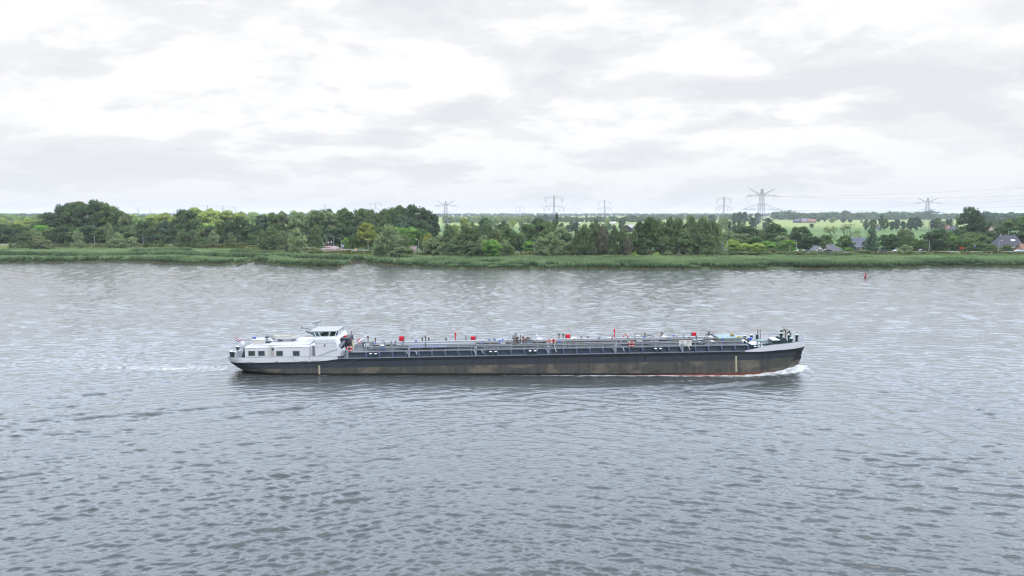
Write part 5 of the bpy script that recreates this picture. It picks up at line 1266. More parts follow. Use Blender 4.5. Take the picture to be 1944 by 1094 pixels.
    row('olive thicket on the dike slope', 'the olive willow bushes along the dike slope right of the wood', [(1372, 368, 478, 28, 'bush', 'wild'), (1383, 371, 478, 20, 'bush', 'mid'), (1394, 369, 477, 30, 'bush', 'wild'), (1404, 374, 477, 24, 'bush', 'olive'), (1415, 372, 479, 30, 'bush', 'olive'), (1426, 373, 475, 20, 'bush', 'olive'), (1437, 374, 478, 28, 'bush', 'mid'), (1448, 372, 478, 30, 'bush', 'mid'), (1458, 370, 477, 30, 'bush', 'olive'), (1469, 375, 475, 24, 'bush', 'mid'), (1480, 368, 478, 30, 'bush', 'olive'), (1491, 370, 478, 28, 'bush', 'wild'), (1502, 372, 477, 28, 'bush', 'olive'), (1512, 375, 479, 24, 'bush', 'olive'), (1523, 376, 479, 20, 'bush', 'olive'), (1534, 372, 480, 28, 'bush', 'olive'), (1545, 367, 478, 30, 'bush', 'olive'), (1556, 369, 477, 24, 'bush', 'olive'), (1566, 369, 480, 20, 'bush', 'olive'), (1577, 372, 480, 30, 'bush', 'wild'), (1588, 369, 481, 28, 'bush', 'wild'), (1599, 368, 478, 20, 'bush', 'olive'), (1610, 367, 480, 24, 'bush', 'mid'), (1620, 369, 479, 20, 'bush', 'olive')])
    tree(1466, 373, 472, 22, 'bush', 'rust', 'reddish-brown bush on top of the olive thicket', 'front row trees')
    tree(1655, 392, 432, 44, 'cone', 'blue', 'tall narrow grey-green tree with drooping tiers before the dark car', 'front row trees')
    tree(1640, 374, 474, 40, 'bush', 'olive', 'olive bush at the foot of the tall narrow grey tree', 'front row trees')
    tree(1720, 378, 465, 28, 'bush', 'wil', 'upright pale willow bush hiding the road beside the white car', 'front row trees')
    tree(1744, 376, 479, 46, 'bush', 'wil', 'low spreading grey willow bush right of the white car', 'front row trees')
    tree(1860, 366, 479, 50, 'bush', 'wild', 'large grey-brown bush on the reeds left of the dark-roofed house', 'front row trees')
    tree(1906, 372, 482, 50, 'bush', 'mid', 'low green bush on the reeds at right', 'front row trees')
    # --- trees behind the road
    row('dark trees behind the open road', 'the rounded dark trees behind the open stretch of road', [(962, 452, 428, 40, 'round', 'mid'), (982, 446, 443, 42, 'round', 'mid'), (1000, 456, 427, 46, 'round', 'mid'), (1018, 470, 416, 46, 'round', 'dark'), (1036, 466, 421, 52, 'round', 'mid'), (990, 440, 452, 30, 'round', 'dark')])
    tree(1006, 430, 458, 40, 'round', 'green', 'light green rounded tree beside the white lamp on the open road', 'roadside trees')
    tree(1024, 432, 450, 40, 'round', 'mid', 'green tree behind the white lamp on the open road', 'roadside trees')
    tree(920, 480, 415, 36, 'broad', 'pine', 'dark pine-like tree towering behind the willow thicket', 'dark pines behind the thicket')
    tree(956, 482, 421, 34, 'broad', 'pine', 'dark pine-like tree right of the first pine behind the thicket', 'dark pines behind the thicket')
    tree(968, 470, 432, 34, 'broad', 'dark', 'dark tree below the right-hand pine', 'dark pines behind the thicket')
    tree(1057, 490, 405, 12, 'column', 'dark', 'slender tall lombardy poplar with a forked tip', 'lombardy poplars')
    tree(1051, 488, 419, 12, 'column', 'mid', 'shorter lombardy poplar touching the left of the slender one', 'lombardy poplars')
    tree(1068, 440, 430, 34, 'round', 'wil', 'pale grey willow right of the lombardy poplars', 'roadside trees')
    tree(1075, 434, 442, 34, 'round', 'dark', 'dark rounded tree under the pale grey willow', 'roadside trees')
    row('village trees below the large pylon', 'the mixed garden trees below the large pylon', [
        (1383, 470, 440, 34, 'round', 'wil'), (1392, 432, 455, 32, 'round', 'limeb'), (1404, 440, 444, 36, 'round', 'olive'), (1415, 470, 431, 48, 'round', 'dark'), (1414, 430, 462, 36, 'round', 'limeb'), (1436, 436, 449, 36, 'round', 'mid'), (1437, 428, 461, 34, 'round', 'limeb'), (1460, 430, 458, 40, 'round', 'green'), (1446, 470, 437, 26, 'round', 'olive'), (1472, 466, 424, 40, 'round', 'dark'), (1464, 445, 443, 34, 'round', 'dark'), (1484, 440, 448, 28, 'round', 'wil'), (1422, 450, 452, 30, 'round', 'wil'), (1484, 455, 442, 34, 'round', 'mid')])
    tree(1520, 446, 431, 50, 'round', 'dark', 'massive dark rounded tree behind the parked dark cars', 'roadside trees')
    tree(1496, 424, 455, 34, 'round', 'green', 'bright green round tree beside the two lamps', 'roadside trees')
    tree(1540, 446, 450, 40, 'round', 'dark', 'lower dark tree between the massive tree and the white gable', 'roadside trees')
    row('garden trees around the solar roof', 'the garden trees between the white gable and the solar roof', [(1569, 440, 446, 32, 'round', 'mid'), (1562, 432, 460, 26, 'round', 'dark'), (1580, 428, 466, 30, 'round', 'wil'), (1605, 440, 447, 34, 'round', 'mid'), (1608, 424, 470, 24, 'round', 'green'), (1594, 424, 472, 24, 'round', 'mid')])
    row('roadside limes behind the cars', 'the clipped rounded trees behind the passing cars', [(1690, 430, 444, 42, 'round', 'dark'), (1716, 448, 436, 34, 'round', 'olive'), (1726, 432, 446, 40, 'round', 'mid'), (1746, 428, 456, 36, 'round', 'mid')])
    row('trees right of the lamp by the dark red car', 'the large trees between the right pylon foot and the red barrier', [(1768, 440, 440, 44, 'round', 'wild'), (1784, 434, 436, 48, 'round', 'dark'), (1812, 440, 449, 34, 'round', 'green'), (1831, 428, 449, 40, 'round', 'mid'), (1800, 450, 440, 40, 'round', 'mid')])
    tree(1844, 530, 395, 58, 'broad', 'dark', 'tallest broad dark tree at right, rising above the horizon', 'tall trees at right')
    tree(1858, 525, 410, 40, 'broad', 'dark', 'dark lower shoulder on the right of the tallest tree', 'tall trees at right')
    row('dense trees under the tallest right tree', 'the dense trees at the foot of the tallest right-hand tree', [(1822, 500, 436, 40, 'round', 'dark'), (1846, 490, 440, 50, 'round', 'mid'), (1866, 470, 446, 46, 'round', 'mid'), (1878, 480, 440, 40, 'round', 'dark'), (1862, 432, 460, 40, 'round', 'mid')])
    tree(1920, 500, 416, 56, 'broad', 'mid', 'big spreading tree behind the dark-roofed house', 'tall trees at right')
    tree(1944, 496, 412, 60, 'broad', 'mid', 'big tree cut by the right edge behind the dark-roofed house', 'tall trees at right')
    tree(1902, 490, 432, 36, 'broad', 'dark', 'dark left flank of the big tree behind the dark-roofed house', 'tall trees at right')
    tree(1882, 420, 464, 36, 'round', 'mid', 'rounded tree hiding the left wall of the dark-roofed house', 'garden trees of the dark-roofed house')
    tree(1912, 418, 464, 24, 'round', 'mid', 'small tree before the windows of the dark-roofed house', 'garden trees of the dark-roofed house')
    # half bare tree with open limbs
    x, zt_ = at_y(1600, 424, 455); z0 = tzs(x, 455); H = zt_ - z0
    o = empty('half_bare_tree', (x, 455, z0), 0, 'half bare tree with open dark limbs above the solar roof', 'tree', 'roadside trees')
    r = random.Random(9); mb = MB(); tips = []
    def limb(p, d, l, rad, dep):
        q = tuple(p[i] + d[i] * l for i in range(3)); mb.tube([p, q], [rad, rad * .65], 5)
        if dep == 0: tips.append(q); return
        for k in range(3):
            a = r.uniform(0, 2 * PI); s = r.uniform(.35, .75); nd = (d[0] + s * math.cos(a), d[1] + s * math.sin(a), d[2] * .9 + .1); L_ = math.sqrt(sum(c * c for c in nd)); limb(q, tuple(c / L_ for c in nd), l * r.uniform(.62, .82), rad * .62, dep - 1)
    for a, b in ((.35, .95), (-.55, .85), (.75, .65)): limb((0, 0, H * .1), (a, .1, b), H * .32, .28, 3)
    mb.tube([(0, 0, -.3), (0, 0, H * .12)], .35, 6); mb.build('trunk', BARK, o)
    rs = np.random.default_rng(3); V = []
    for t in tips:
        c = np.array(t)
        for _ in range(9):
            p = c + rs.normal(0, .75, 3); a, b = rs.normal(0, .2, 3), rs.normal(0, .2, 3); V += [p - a, p + b, p + a, p - b]
    V = np.array(V); link('crown', np_mesh('sparse_crown', V, quadF(len(V) // 4), leaf_mat('leaf_olive', LEAF['olive'], .28, .3), False, {'tone': ('POINT', 'FLOAT', np.repeat(rs.uniform(0, 1, len(V) // 4), 4))}), o)
    # --- polder trees in the middle distance
    row('field trees left of the large pylon', 'the small field trees right of the slender poplar', [(1067, 850, 424, 14, 'round', 'dark'), (1079, 860, 427, 14, 'round', 'blue'), (1085, 900, 419, 9, 'broad', 'mid'), (1094, 860, 421, 17, 'round', 'pine'), (1110, 850, 425, 14, 'round', 'wil'), (1132, 840, 417, 16, 'broad', 'pine'), (1153, 1150, 414, 12, 'round', 'pale'), (1146, 1000, 425, 12, 'round', 'wil'), (1158, 1000, 425, 13, 'round', 'wild')])
    row('trees beside the dark barn', 'the trees at the left end of the dark barn', [(1179, 960, 417, 9, 'broad', 'blue'), (1185, 962, 416, 6, 'column', 'blue'), (1166, 960, 426, 8, 'round', 'rust')])
    row('sunlit field trees in the middle', 'the pale sunlit field trees behind the dark pines', [(882, 760, 415, 20, 'round', 'yg'), (896, 780, 421, 16, 'broad', 'mid'), (848, 760, 425, 14, 'broad', 'mid'), (862, 760, 426, 16, 'round', 'limeb'), (940, 1100, 412, 18, 'round', 'pale'), (934, 1150, 411, 16, 'round', 'pale'), (973, 1150, 417, 12, 'round', 'limeb'), (991, 1150, 416, 14, 'round', 'pale'), (1045, 1200, 417, 8, 'round', 'pale')])
    row('field trees around the second pylon', 'the field trees between the willow wood and the large pylon', [(1341, 1000, 411, 14, 'broad', 'pale'), (1352, 1350, 408, 20, 'round', 'blue'), (1369, 900, 412, 16, 'broad', 'pale'), (1380, 880, 411, 12, 'broad', 'pale'), (1386, 850, 420, 9, 'broad', 'pine'), (1394, 850, 419, 10, 'broad', 'dark'), (1404, 860, 417, 12, 'broad', 'wild'), (1411, 840, 424, 10, 'round', 'wil'), (1430, 880, 414, 15, 'broad', 'blue'), (1458, 890, 414, 22, 'broad', 'blue')])
    row('dark blue wood left of the large pylon', 'the dark bluish trees on the horizon left of the large pylon', [(1394, 1500, 404, 14, 'broad', 'blue'), (1404, 1500, 403, 18, 'broad', 'blue'), (1414, 1510, 403, 16, 'broad', 'blue'), (1425, 1500, 407, 10, 'broad', 'blue'), (1439, 1500, 404, 16, 'round', 'blue')])
    tree(1541, 1150, 425, 9, 'round', 'pine', 'lone small round tree in the open green field', 'lone field trees')
    row('trees around the far pink farm', 'the trees right of the distant pinkish farm', [(1554, 1850, 414, 10, 'round', 'mid'), (1566, 1850, 415, 5, 'round', 'mid'), (1580, 1750, 413, 13, 'round', 'pale'), (1601, 1750, 415, 11, 'round', 'rust'), (1614, 1750, 416, 10, 'round', 'dark'), (1636, 1700, 418, 7, 'round', 'wil')])
    row('farm trees left of the right pylon', 'the trees around the field farm left of the right pylon', [(1645, 1000, 417, 10, 'broad', 'blue'), (1658, 1000, 417, 14, 'round', 'mid'), (1674, 1020, 408, 12, 'broad', 'blue'), (1680, 990, 415, 17, 'round', 'mid'), (1694, 1000, 420, 12, 'round', 'blue'), (1703, 1010, 417, 13, 'round', 'blue'), (1715, 1000, 420, 12, 'round', 'blue'), (1730, 1000, 413, 18, 'broad', 'blue'), (1741, 1010, 412, 19, 'broad', 'blue')])
    row('farm trees right of the right pylon', 'the trees round the red-roofed farm right of the right pylon', [(1770, 1000, 418, 9, 'round', 'blue'), (1780, 1000, 414, 20, 'round', 'mid'), (1789, 990, 420, 16, 'round', 'wil'), (1803, 1000, 415, 15, 'round', 'blue'), (1818, 900, 406, 6, 'column', 'wild')])
    row('distant garden trees at far right', 'the hazy trees right of the tallest right-hand tree', [(1886, 1000, 411, 14, 'round', 'blue'), (1898, 900, 418, 16, 'broad', 'wild'), (1888, 850, 426, 7, 'column', 'wild'), (1909, 950, 416, 18, 'round', 'blue'), (1921, 1000, 411, 20, 'round', 'blue'), (1880, 1100, 414, 14, 'round', 'mid')])
    row('far left hillside trees', 'the pale trees seen above the dark trees at the left edge', [(6, 760, 414, 24, 'broad', 'sun'), (34, 740, 417, 22, 'broad', 'sun'), (52, 750, 415, 26, 'broad', 'sun'), (66, 745, 417, 22, 'broad', 'sun'), (20, 900, 410, 24, 'broad', 'pale'), (44, 920, 409, 26, 'broad', 'pale'), (66, 900, 410, 22, 'broad', 'pale'), (2, 1000, 407, 24, 'broad', 'pale')])
build_trees()
def far_woods():
    r = np.random.default_rng(77)
    spec = [('far_wood', 840, 1012, 1750, 410.5, 2.2, 'pale', 46), ('far_wood', 985, 1060, 1850, 409.5, 2, 'blue', 30), ('far_wood', 1062, 1250, 1900, 411.5, 2.2, 'mid', 55), ('far_wood', 1190, 1400, 2500, 408, 2.0, 'mid', 60),
            ('far_wood', 1468, 1770, 2500, 403.5, 2.5, 'mid', 100), ('far_wood', 1600, 2000, 2600, 406, 1.2, 'mid', 120), ('far_wood', 1860, 2010, 1500, 405, 3, 'blue', 40), ('far_wood', -60, 100, 2200, 406.5, 1.6, 'blue', 50), ('far_wood', -60, 90, 1300, 409, 2, 'pale', 30),
            ('horizon_wood', -160, 1000, 4200, 406.3, .9, 'blue', 190), ('horizon_wood', 950, 2100, 4600, 405.6, .9, 'blue', 190), ('horizon_wood', -200, 2150, 6500, 405.2, .6, 'blue', 240), ('far_wood', 240, 800, 1500, 408.5, 2, 'mid', 60)]
    for name, u0, u1, Y0, vt, jit, leaf, n in spec:
        VV = []; TT_ = []
        for i in range(n):
            u = u0 + (u1 - u0) * (i + r.uniform(0, 1)) / n; Y = Y0 * r.uniform(.96, 1.06)
            x, z1 = at_y(u, vt + r.normal(0, jit * .6), Y); z0 = tzs(x, Y)
            h = max(3, z1 - z0); w = max(h * r.uniform(.8, 1.3), (u1 - u0) / n * Y / FPX * 1.5)
            V, t = crown_arrays('low', int(r.integers(0, 9999)))
            VV.append(V * np.array([w, w, h]) + np.array([x, Y, z0 - .5])); TT_.append(np.clip(t * .6 + r.uniform(0, .4), 0, 1))
        V = np.concatenate(VV); t = np.concatenate(TT_)
        tag(link(name, np_mesh(name, V, quadF(len(V) // 4), leaf_mat('leaf_' + leaf, LEAF[leaf], .25, .28), False, {'tone': ('POINT', 'FLOAT', t)})), kind='stuff')
far_woods()
# ---------------------------------------------------------------- pylons and cables
STEEL = mat('galvanised_steel', (.20, .215, .24), .5, .3)
INSUL = mat('insulator', (.07, .075, .09), .4)
PYLON = {}
def pylon_parts(kind):
    if kind in PYLON: return PYLON[kind]
    H = 55.0; prof = [(0, 7.4), (9, 6.4), (20, 4.4), (30, 3.0), (46, 2.2), (55, .5)] if kind == 'tension' else [(0, 4.6), (14, 3.0), (30, 1.5), (46, 1.1), (54, .9), (55, .3)]
    def hw(z): return float(np.interp(z, [p[0] for p in prof], [p[1] for p in prof]))
    mb = MB(); lev = [0, 5, 10, 15, 20, 24.5, 28.5, 32.5, 36, 39.5, 42.5, 45.5, 48.5, 51.5, 54]
    R = .21 if kind == 'tension' else .19
    for sx, sy in ((1, 1), (1, -1), (-1, 1), (-1, -1)): mb.tube([(sx * hw(z), sy * hw(z), z) for z in lev], R, 4)
    for a, b in zip(lev[:-1], lev[1:]):
        wa, wb = hw(a), hw(b)
        for ax in (0, 1):
            for s in (-1, 1):
                def pt(c, w, z): return (c * w, s * w, z) if ax == 0 else (s * w, c * w, z)
                mb.bar(pt(-1, wa, a), pt(1, wb, b), R * .5, 3); mb.bar(pt(1, wa, a), pt(-1, wb, b), R * .5, 3)
                if a in (0, 5, 20, 36, 48.5): mb.bar(pt(-1, wa, a), pt(1, wa, a), R * .6, 3)
    tower = mb.mesh('tower', STEEL)
    arms = []; ins = []
    def arm(z, half, rise=0.0, depth=2.2):
        mb = MB()
        for s in (-1, 1):
            w = hw(z); tip = (s * half, 0, z + rise)
            for sy in (-1, 1):
                mb.bar((s * w, sy * w, z), tip, R * .6, 4); mb.bar((s * w, sy * w, z + depth), tip, R * .45, 3)
                for k in range(1, 6): t = k / 6; a = (lerp(s * w, tip[0], t), lerp(sy * w, 0, t), lerp(z, tip[2], t)); b = (a[0], a[1], lerp(z + depth, tip[2], t)); mb.bar(a, b, R * .35, 3)
        return mb.mesh('cross_arm', STEEL)
    if kind == 'tension':
        arms = [arm(47.5, 20, 7.5, -1.2), arm(46, 20, 0, 1.8), arm(30.5, 25, 0, 6)]
        for z, xs in ((46, (-19.5, 19.5)), (30.5, (-24.5, -14.5, 14.5, 24.5))):
            for x in xs:
                mb = MB(); mb.tube([(x - 4.2, -3, z - 1.6), (x, 0, z + .1), (x + 5.6, 2.5, z - .8)], .26, 5)
                ins.append(('insulator', mb.mesh('insulator', INSUL)))
                mb = MB(); mb.tube([(x - 4.2 + 9.8 * t, 0, z - 1.4 - 6.2 * math.sin(PI * t)) for t in np.linspace(0, 1, 12)], .09, 3); ins.append(('jumper_cable', mb.mesh('jumper_cable', STEEL)))
    else:
        arms = [arm(50, 19, 0, 3.2), arm(35.5, 19, 0, 3.6)]
        for z, xs in ((50, (-16, 16)), (35.5, (-18.5, -10.5, 10.5, 18.5))):
            for x in xs:
                mb = MB(); mb.bar((x - 3, 0, z), (x, 0, z - 7.5), .2, 4); mb.bar((x + 3, 0, z), (x, 0, z - 7.5), .2, 4); ins.append(('insulator', mb.mesh('insulator', INSUL)))
    PYLON[kind] = (tower, arms, ins); return PYLON[kind]
def pylon(u, Y, vtop, kind, rot, label, lite=False):
    x, z1 = at_y(u, vtop, Y); z0 = tzs(x, Y); k = (z1 - z0) / 55.0
    o = empty('lattice_pylon', (x, Y, z0), math.radians(rot), label, 'pylon', 'high-voltage pylons across the polder'); o.scale = (k * .88, k * .88, k)
    t, a, i = pylon_parts(kind); link('tower', t, o)
    for m in a: link('cross_arm', m, o)
    if not lite:
        for nm, m in i: link(nm, m, o)
    return o
def build_pylons():
    P = {}
    P['A'] = pylon(1447, 800, 357, 'tension', 8, 'largest and nearest lattice pylon, with upswept arms, right of the middle')
    P['B'] = pylon(1762, 1000, 375, 'tension', -10, 'lattice pylon over the fields at right, above the farm trees')
    P['C'] = pylon(1375, 1300, 373, 'suspension', 20, 'thin pylon just left of the largest pylon')
    P['D'] = pylon(1052, 1180, 370, 'suspension', 5, 'pylon with V-shaped insulators behind the lombardy poplars')
    P['E'] = pylon(1148, 1650, 379.5, 'suspension', 15, 'thin hazy pylon between the slender poplars and the dark barn')
    P['F'] = pylon(846, 950, 381, 'tension', -12, 'pale pylon at the right end of the high rounded clump')
    P['G'] = pylon(987, 1900, 392, 'suspension', 0, 'squat distant pylon with a white broad foot over the far wood')
    P['H'] = pylon(713, 1900, 383.5, 'suspension', 10, 'hazy pylon rising above the roadside poplars')
    for key, u, v, Y, lab in (('I', 617, 386.5, 2600, 'faint pylon above the poplars near the brick junction'), ('J', 423, 390, 2900, 'middle faint pylon above the sunlit left trees'), ('K', 394, 389, 3000, 'left faint pylon above the sunlit left trees'), ('M', 446, 392, 3000, 'right faint pylon above the sunlit left trees'), ('N', 262, 394, 3300, 'faint pylon in the gap right of the big left clump'), ('O', 285, 397, 3600, 'second faint pylon in the gap right of the big left clump')):
        P[key] = pylon(u, Y, v, 'suspension', 10, lab, True)
    bpy.context.view_layer.update()
    cm = mat('cable_grey', (.14, .15, .17), .6)
    def pt(key, lx, lz): return P[key].matrix_world @ __import__('mathutils').Vector((lx, 0, lz))
    def cable(a, b, sag, label, grp, rad=.038):
        a = np.array(a); b = np.array(b); mb = MB(); n = 22
        mb.tube([tuple(a + (b - a) * (i / n) - np.array([0, 0, sag * 4 * (i / n) * (1 - i / n)])) for i in range(n + 1)], rad, 4)
        o = mb.build('power_cable', cm); tag(o, label, 'cable', grp)
    def at_pix(u, v, Y): x, z = at_y(u, v, Y); return (x, Y, z)
    g1 = 'cables from the largest pylon to the right edge'
    for lx, lz, u, v, lab in ((20, 46, 2300, 352, 'high cable running from the upper arm of the largest pylon to the right edge'), (-20, 46, 2250, 330, 'second high cable from the upper arm of the largest pylon towards the right edge'), (25, 30.5, 2300, 378, 'low dark cable from the lower arm of the largest pylon to the right edge'), (-25, 30.5, 2260, 372, 'second low cable from the lower arm of the largest pylon to the right edge')):
        cable(pt('A', lx, lz - 1), at_pix(u, v, 640), 6, lab, g1, .05)
    for lx, lz, u, v, lab in ((20, 54, 2250, 270, 'topmost cable rising from the right pylon to the right edge'), (19, 46, 2250, 316, 'middle cable rising from the right pylon to the right edge'), (25, 30.5, 2250, 384, 'lowest cable leaving the right pylon for the right edge')):
        cable(pt('B', lx, lz - 1), at_pix(u, v, 520), 9, lab, 'cables from the right pylon to the right edge')
    for lx, lz, lab in ((-19, 46, 'upper cable hanging between the largest pylon and the right pylon'), (-22, 44, 'second upper cable hanging between the largest pylon and the right pylon'), (-25, 31, 'lower cable hanging between the largest pylon and the right pylon')):
        cable(pt('B', lx, lz), at_pix(1478 + (0 if lz > 40 else 12), 399 if lz > 40 else 404, 1150), 7, lab, 'cables between the two right pylons')
    def span(k1, k2, z1, z2, h1, h2, sag, lab, grp):
        for s, nm in ((-1, 'left'), (1, 'right')):
            for zz1, zz2, nz_ in ((z1[0], z2[0], 'upper'), (z1[1], z2[1], 'lower')):
                cable(pt(k1, s * h1, zz1), pt(k2, s * h2, zz2), sag, f'{nm}-hand {nz_} cable {lab}', grp)
    span('A', 'C', (45, 29.5), (42.5, 28), 19.5, 16, 14, 'between the largest pylon and the thin pylon left of it', 'cables left of the largest pylon')
    span('C', 'E', (42.5, 28), (42.5, 28), 16, 16, 16, 'between the thin pylon by the largest and the one above the barn', 'cables over the barn')
    span('E', 'D', (42.5, 28), (42.5, 28), 16, 16, 13, 'between the V-insulator pylon and the hazy pylon above the barn', 'cables right of the V-insulator pylon')
    span('D', 'G', (42.5, 28), (42.5, 28), 16, 16, 12, 'between the V-insulator pylon and the squat pylon left of it', 'cables left of the V-insulator pylon')
    span('G', 'F', (42.5, 28), (45, 29.5), 16, 19.5, 12, 'between the squat pylon and the pale pylon by the rounded clump', 'cables over the far wood')
build_pylons()
# ---------------------------------------------------------------- houses
def house(name, u, Y, wpx, hwall, hridge, depth, wallm, roofm, label, ridge='x', rot=0, cat='house', hip=0.0, group=None, z=None, win=2, chimney=False, over=.35):
    x, _ = at_y(u, 470, Y); z0 = tzs(x, Y) if z is None else z; w = wpx * Y / FPX
    o = empty(name, (x, Y, z0), math.radians(rot), label, cat, group)
    a, b = (w / 2, depth / 2)
    mb = MB()
    if ridge == 'x':
        mb.prism_x([(-b, -1.5), (b, -1.5), (b, hwall), (0, hridge - .12 if hip == 0 else hwall), (-b, hwall)], -a, a)
    else:
        mb.prism_y([(-a, -1.5), (a, -1.5), (a, hwall), (0, hridge - .12), (-a, hwall)], -b, b)
    mb.build('wall', wallm, o)
    mb = MB(); e = over; th = .16
    if ridge == 'x':
        s = (hridge - hwall) / b; zl = hwall - s * e
        for q in (-1, 1):
            mb.add([(-a - e, q * (b + e), zl), (a + e, q * (b + e), zl), (a + e - hip, 0, hridge), (-a - e + hip, 0, hridge), (-a - e, q * (b + e), zl + th), (a + e, q * (b + e), zl + th), (a + e - hip, 0, hridge + th), (-a - e + hip, 0, hridge + th)],
                   [(0, 1, 2, 3), (4, 5, 6, 7), (0, 1, 5, 4), (1, 2, 6, 5), (2, 3, 7, 6), (3, 0, 4, 7)])
        if hip:
            for q in (-1, 1): mb.add([(q * (a + e), -b - e, zl + th), (q * (a + e), b + e, zl + th), (q * (a + e - hip), 0, hridge + th)], [(0, 1, 2)])
    else:
        s = (hridge - hwall) / a; zl = hwall - s * e
        for q in (-1, 1):
            mb.add([(q * (a + e), -b - e, zl), (q * (a + e), b + e, zl), (0, b + e, hridge), (0, -b - e, hridge), (q * (a + e), -b - e, zl + th), (q * (a + e), b + e, zl + th), (0, b + e, hridge + th), (0, -b - e, hridge + th)],
                   [(0, 1, 2, 3), (4, 5, 6, 7), (0, 1, 5, 4), (1, 2, 6, 5), (2, 3, 7, 6), (3, 0, 4, 7)])
    rf = mb.build('roof', roofm, o)
    if chimney: mb = MB(); mb.box(-a * .62, -a * .62 + .9, -.4, .4, hridge - 1.2, hridge + 1.0); mb.build('chimney', mat('chimney_brick', (.30, .24, .20), .8), rf)
    gl = mat('house_glass', (.03, .04, .05), .1); fr = mat('window_white', (.72, .72, .70), .5)
    for k in range(win):
        t = (k + .5) / win; xc = -a * .8 + 1.6 * a * t; ww = min(.8, w / win * .28); z1 = max(.8, hwall * .45); hh = min(.65, hwall * .28)
        if ridge == 'y': z1 = hwall * .62
        mb = MB(); mb.box(xc - ww, xc + ww, -b - .05, -b + .03, z1 - hh, z1 + hh); f = mb.build('window', fr, o)
        mb = MB(); mb.box(xc - ww * .82, xc + ww * .82, -b - .07, -b - .02, z1 - hh * .82, z1 + hh * .82); mb.build('pane', gl, f)
    mb = MB(); mb.box(a * .86, a * .97, -b - .05, -b + .02, 0, min(2.0, hwall * .8)); mb.build('door', mat('door_dark', (.06, .05, .045), .6), o)
    return o, a, b
def build_houses():
    brick = mat('house_brick', (.26, .15, .10), .85, noise=.2, nscale=1.5); slate = mat('roof_slate', (.055, .055, .075), .7, noise=.2, nscale=1.2); white = mat('house_white', (.72, .71, .68), .7); tile = mat('roof_tile_red', (.24, .12, .085), .8, noise=.2); dark = mat('roof_dark', (.06, .065, .075), .7, noise=.2); grey = mat('roof_grey', (.095, .10, .12), .7, noise=.15); black = mat('barn_black', (.035, .032, .035), .8)
    # big dark roofed house at right
    o, a, b = house('dark_roofed_house', 1911, 440, 46, 3.2, 10.2, 11, brick, slate, 'brick house with a big dark hipped roof and skylights at far right', hip=3.2, chimney=True, win=3, z=0.2)
    mb = MB()
    for k in range(3): mb.box(.6 + k * .95, 1.35 + k * .95, 0, .1, 0, 1.3)
    sl = mb.build('skylight', mat('skylight_white', (.75, .76, .78), .3), o); s = math.atan2(10.2 - 3.2, b); sl.location = (0, -b * .52, 3.2 + (10.2 - 3.2) * .48 + .3); sl.rotation_euler = (s - PI / 2, 0, 0)
    mb = MB(); mb.box(-a - .3, a + .3, -b - .55, -b - .35, 2.75, 3.05); mb.build('gutter', white, o)
    house('red_roofed_shed', 1944, 424, 20, 2.2, 5.2, 6, brick, tile, 'low shed with an orange-red roof at the right edge', cat='shed', win=1, z=.5)
    # white gable cottage
    o, a, b = house('white_gable_cottage', 1551, 398, 22, .3, 3.7, 8, white, dark, 'small white-gabled cottage with black shutters beside the road', ridge='y', win=0, z=2.0, over=.2)
    mb = MB(); mb.box(-.6, .6, -b - .06, -b + .02, .95, 2.0); f = mb.build('window', mat('window_grey', (.2, .22, .24), .2), o)
    for q in (-.95, .95): mb = MB(); mb.box(q - .24, q + .24, -b - .08, -b - .02, .85, 2.05); mb.build('shutter', black, o)
    # barn with solar panels
    o, a, b = house('solar_barn', 1624, 452, 44, 2.8, 8.6, 16, mat('barn_wood', (.10, .10, .11), .8), mat('solar_slate', (.13, .135, .16), .7, noise=.12, spec=.15), 'barn with a long slanting grey roof of panels behind the hedge', ridge='x', rot=18, cat='barn', win=2, z=0)
    mb = MB(); s_ = (8.6 - 2.8) / b
    for i in range(6):
        for j in range(3):
            x0 = -a + 1 + i * (2 * a - 2) / 6; t0 = .15 + j * .27; mb.add([(x0, -b * (1 - t0), 2.8 + 5.8 * t0 + .26), (x0 + (2 * a - 2) / 6 - .2, -b * (1 - t0), 2.8 + 5.8 * t0 + .26), (x0 + (2 * a - 2) / 6 - .2, -b * (1 - t0 - .24), 2.8 + 5.8 * (t0 + .24) + .26), (x0, -b * (1 - t0 - .24), 2.8 + 5.8 * (t0 + .24) + .26)], [(0, 1, 2, 3)])
    mb.build('solar_panels', mat('solar_blue', (.08, .09, .125), .55, spec=.2), o)
    house('low_dark_roof_house', 1590, 400, 18, .5, 2.6, 7, brick, dark, 'low house with a dark pointed roof right of the parked dark car', cat='house', win=1, hip=2.0, z=1.9)
    house('garden_shed', 1576, 420, 15, 1.6, 4.8, 6, brick, grey, 'grey roof peeking over the hedge behind the parked dark car', cat='house', win=1, z=.6)
    house('slate_cottage', 1550, 475, 16, 3.5, 8.0, 8, brick, grey, 'grey-roofed cottage half hidden behind the dark tree above the white gable', cat='house', win=1, z=0, chimney=True)
    house('blue_roofed_house', 1088, 426, 14, 1.2, 6.4, 8, brick, mat('roof_lilac', (.19, .19, .26), .7, noise=.1), 'blue-grey steep roof between the grey willows and the willow wood', cat='house', win=1, z=.8)
    house('pink_roofed_house', 784, 410, 13, .5, 3.0, 5, brick, mat('roof_pink', (.21, .15, .155), .8, noise=.1), 'house with a pinkish roof between the large willow and the thicket', cat='house', win=1, z=1.9)
    house('red_gabled_house', 1327, 420, 14, 1.5, 6.0, 8, mat('gable_red', (.38, .20, .16), .8), dark, 'little house with a red gable and white eaves seen through the willows', ridge='y', win=1, z=.8)
    house('blue_shed', 1369, 424, 6, 3.6, 4.6, 4, mat('shed_blue', (.05, .06, .14), .7), mat('shed_roof', (.06, .07, .13), .6), 'small dark blue shed at the right end of the willow wood', cat='shed', win=1, z=1.4)
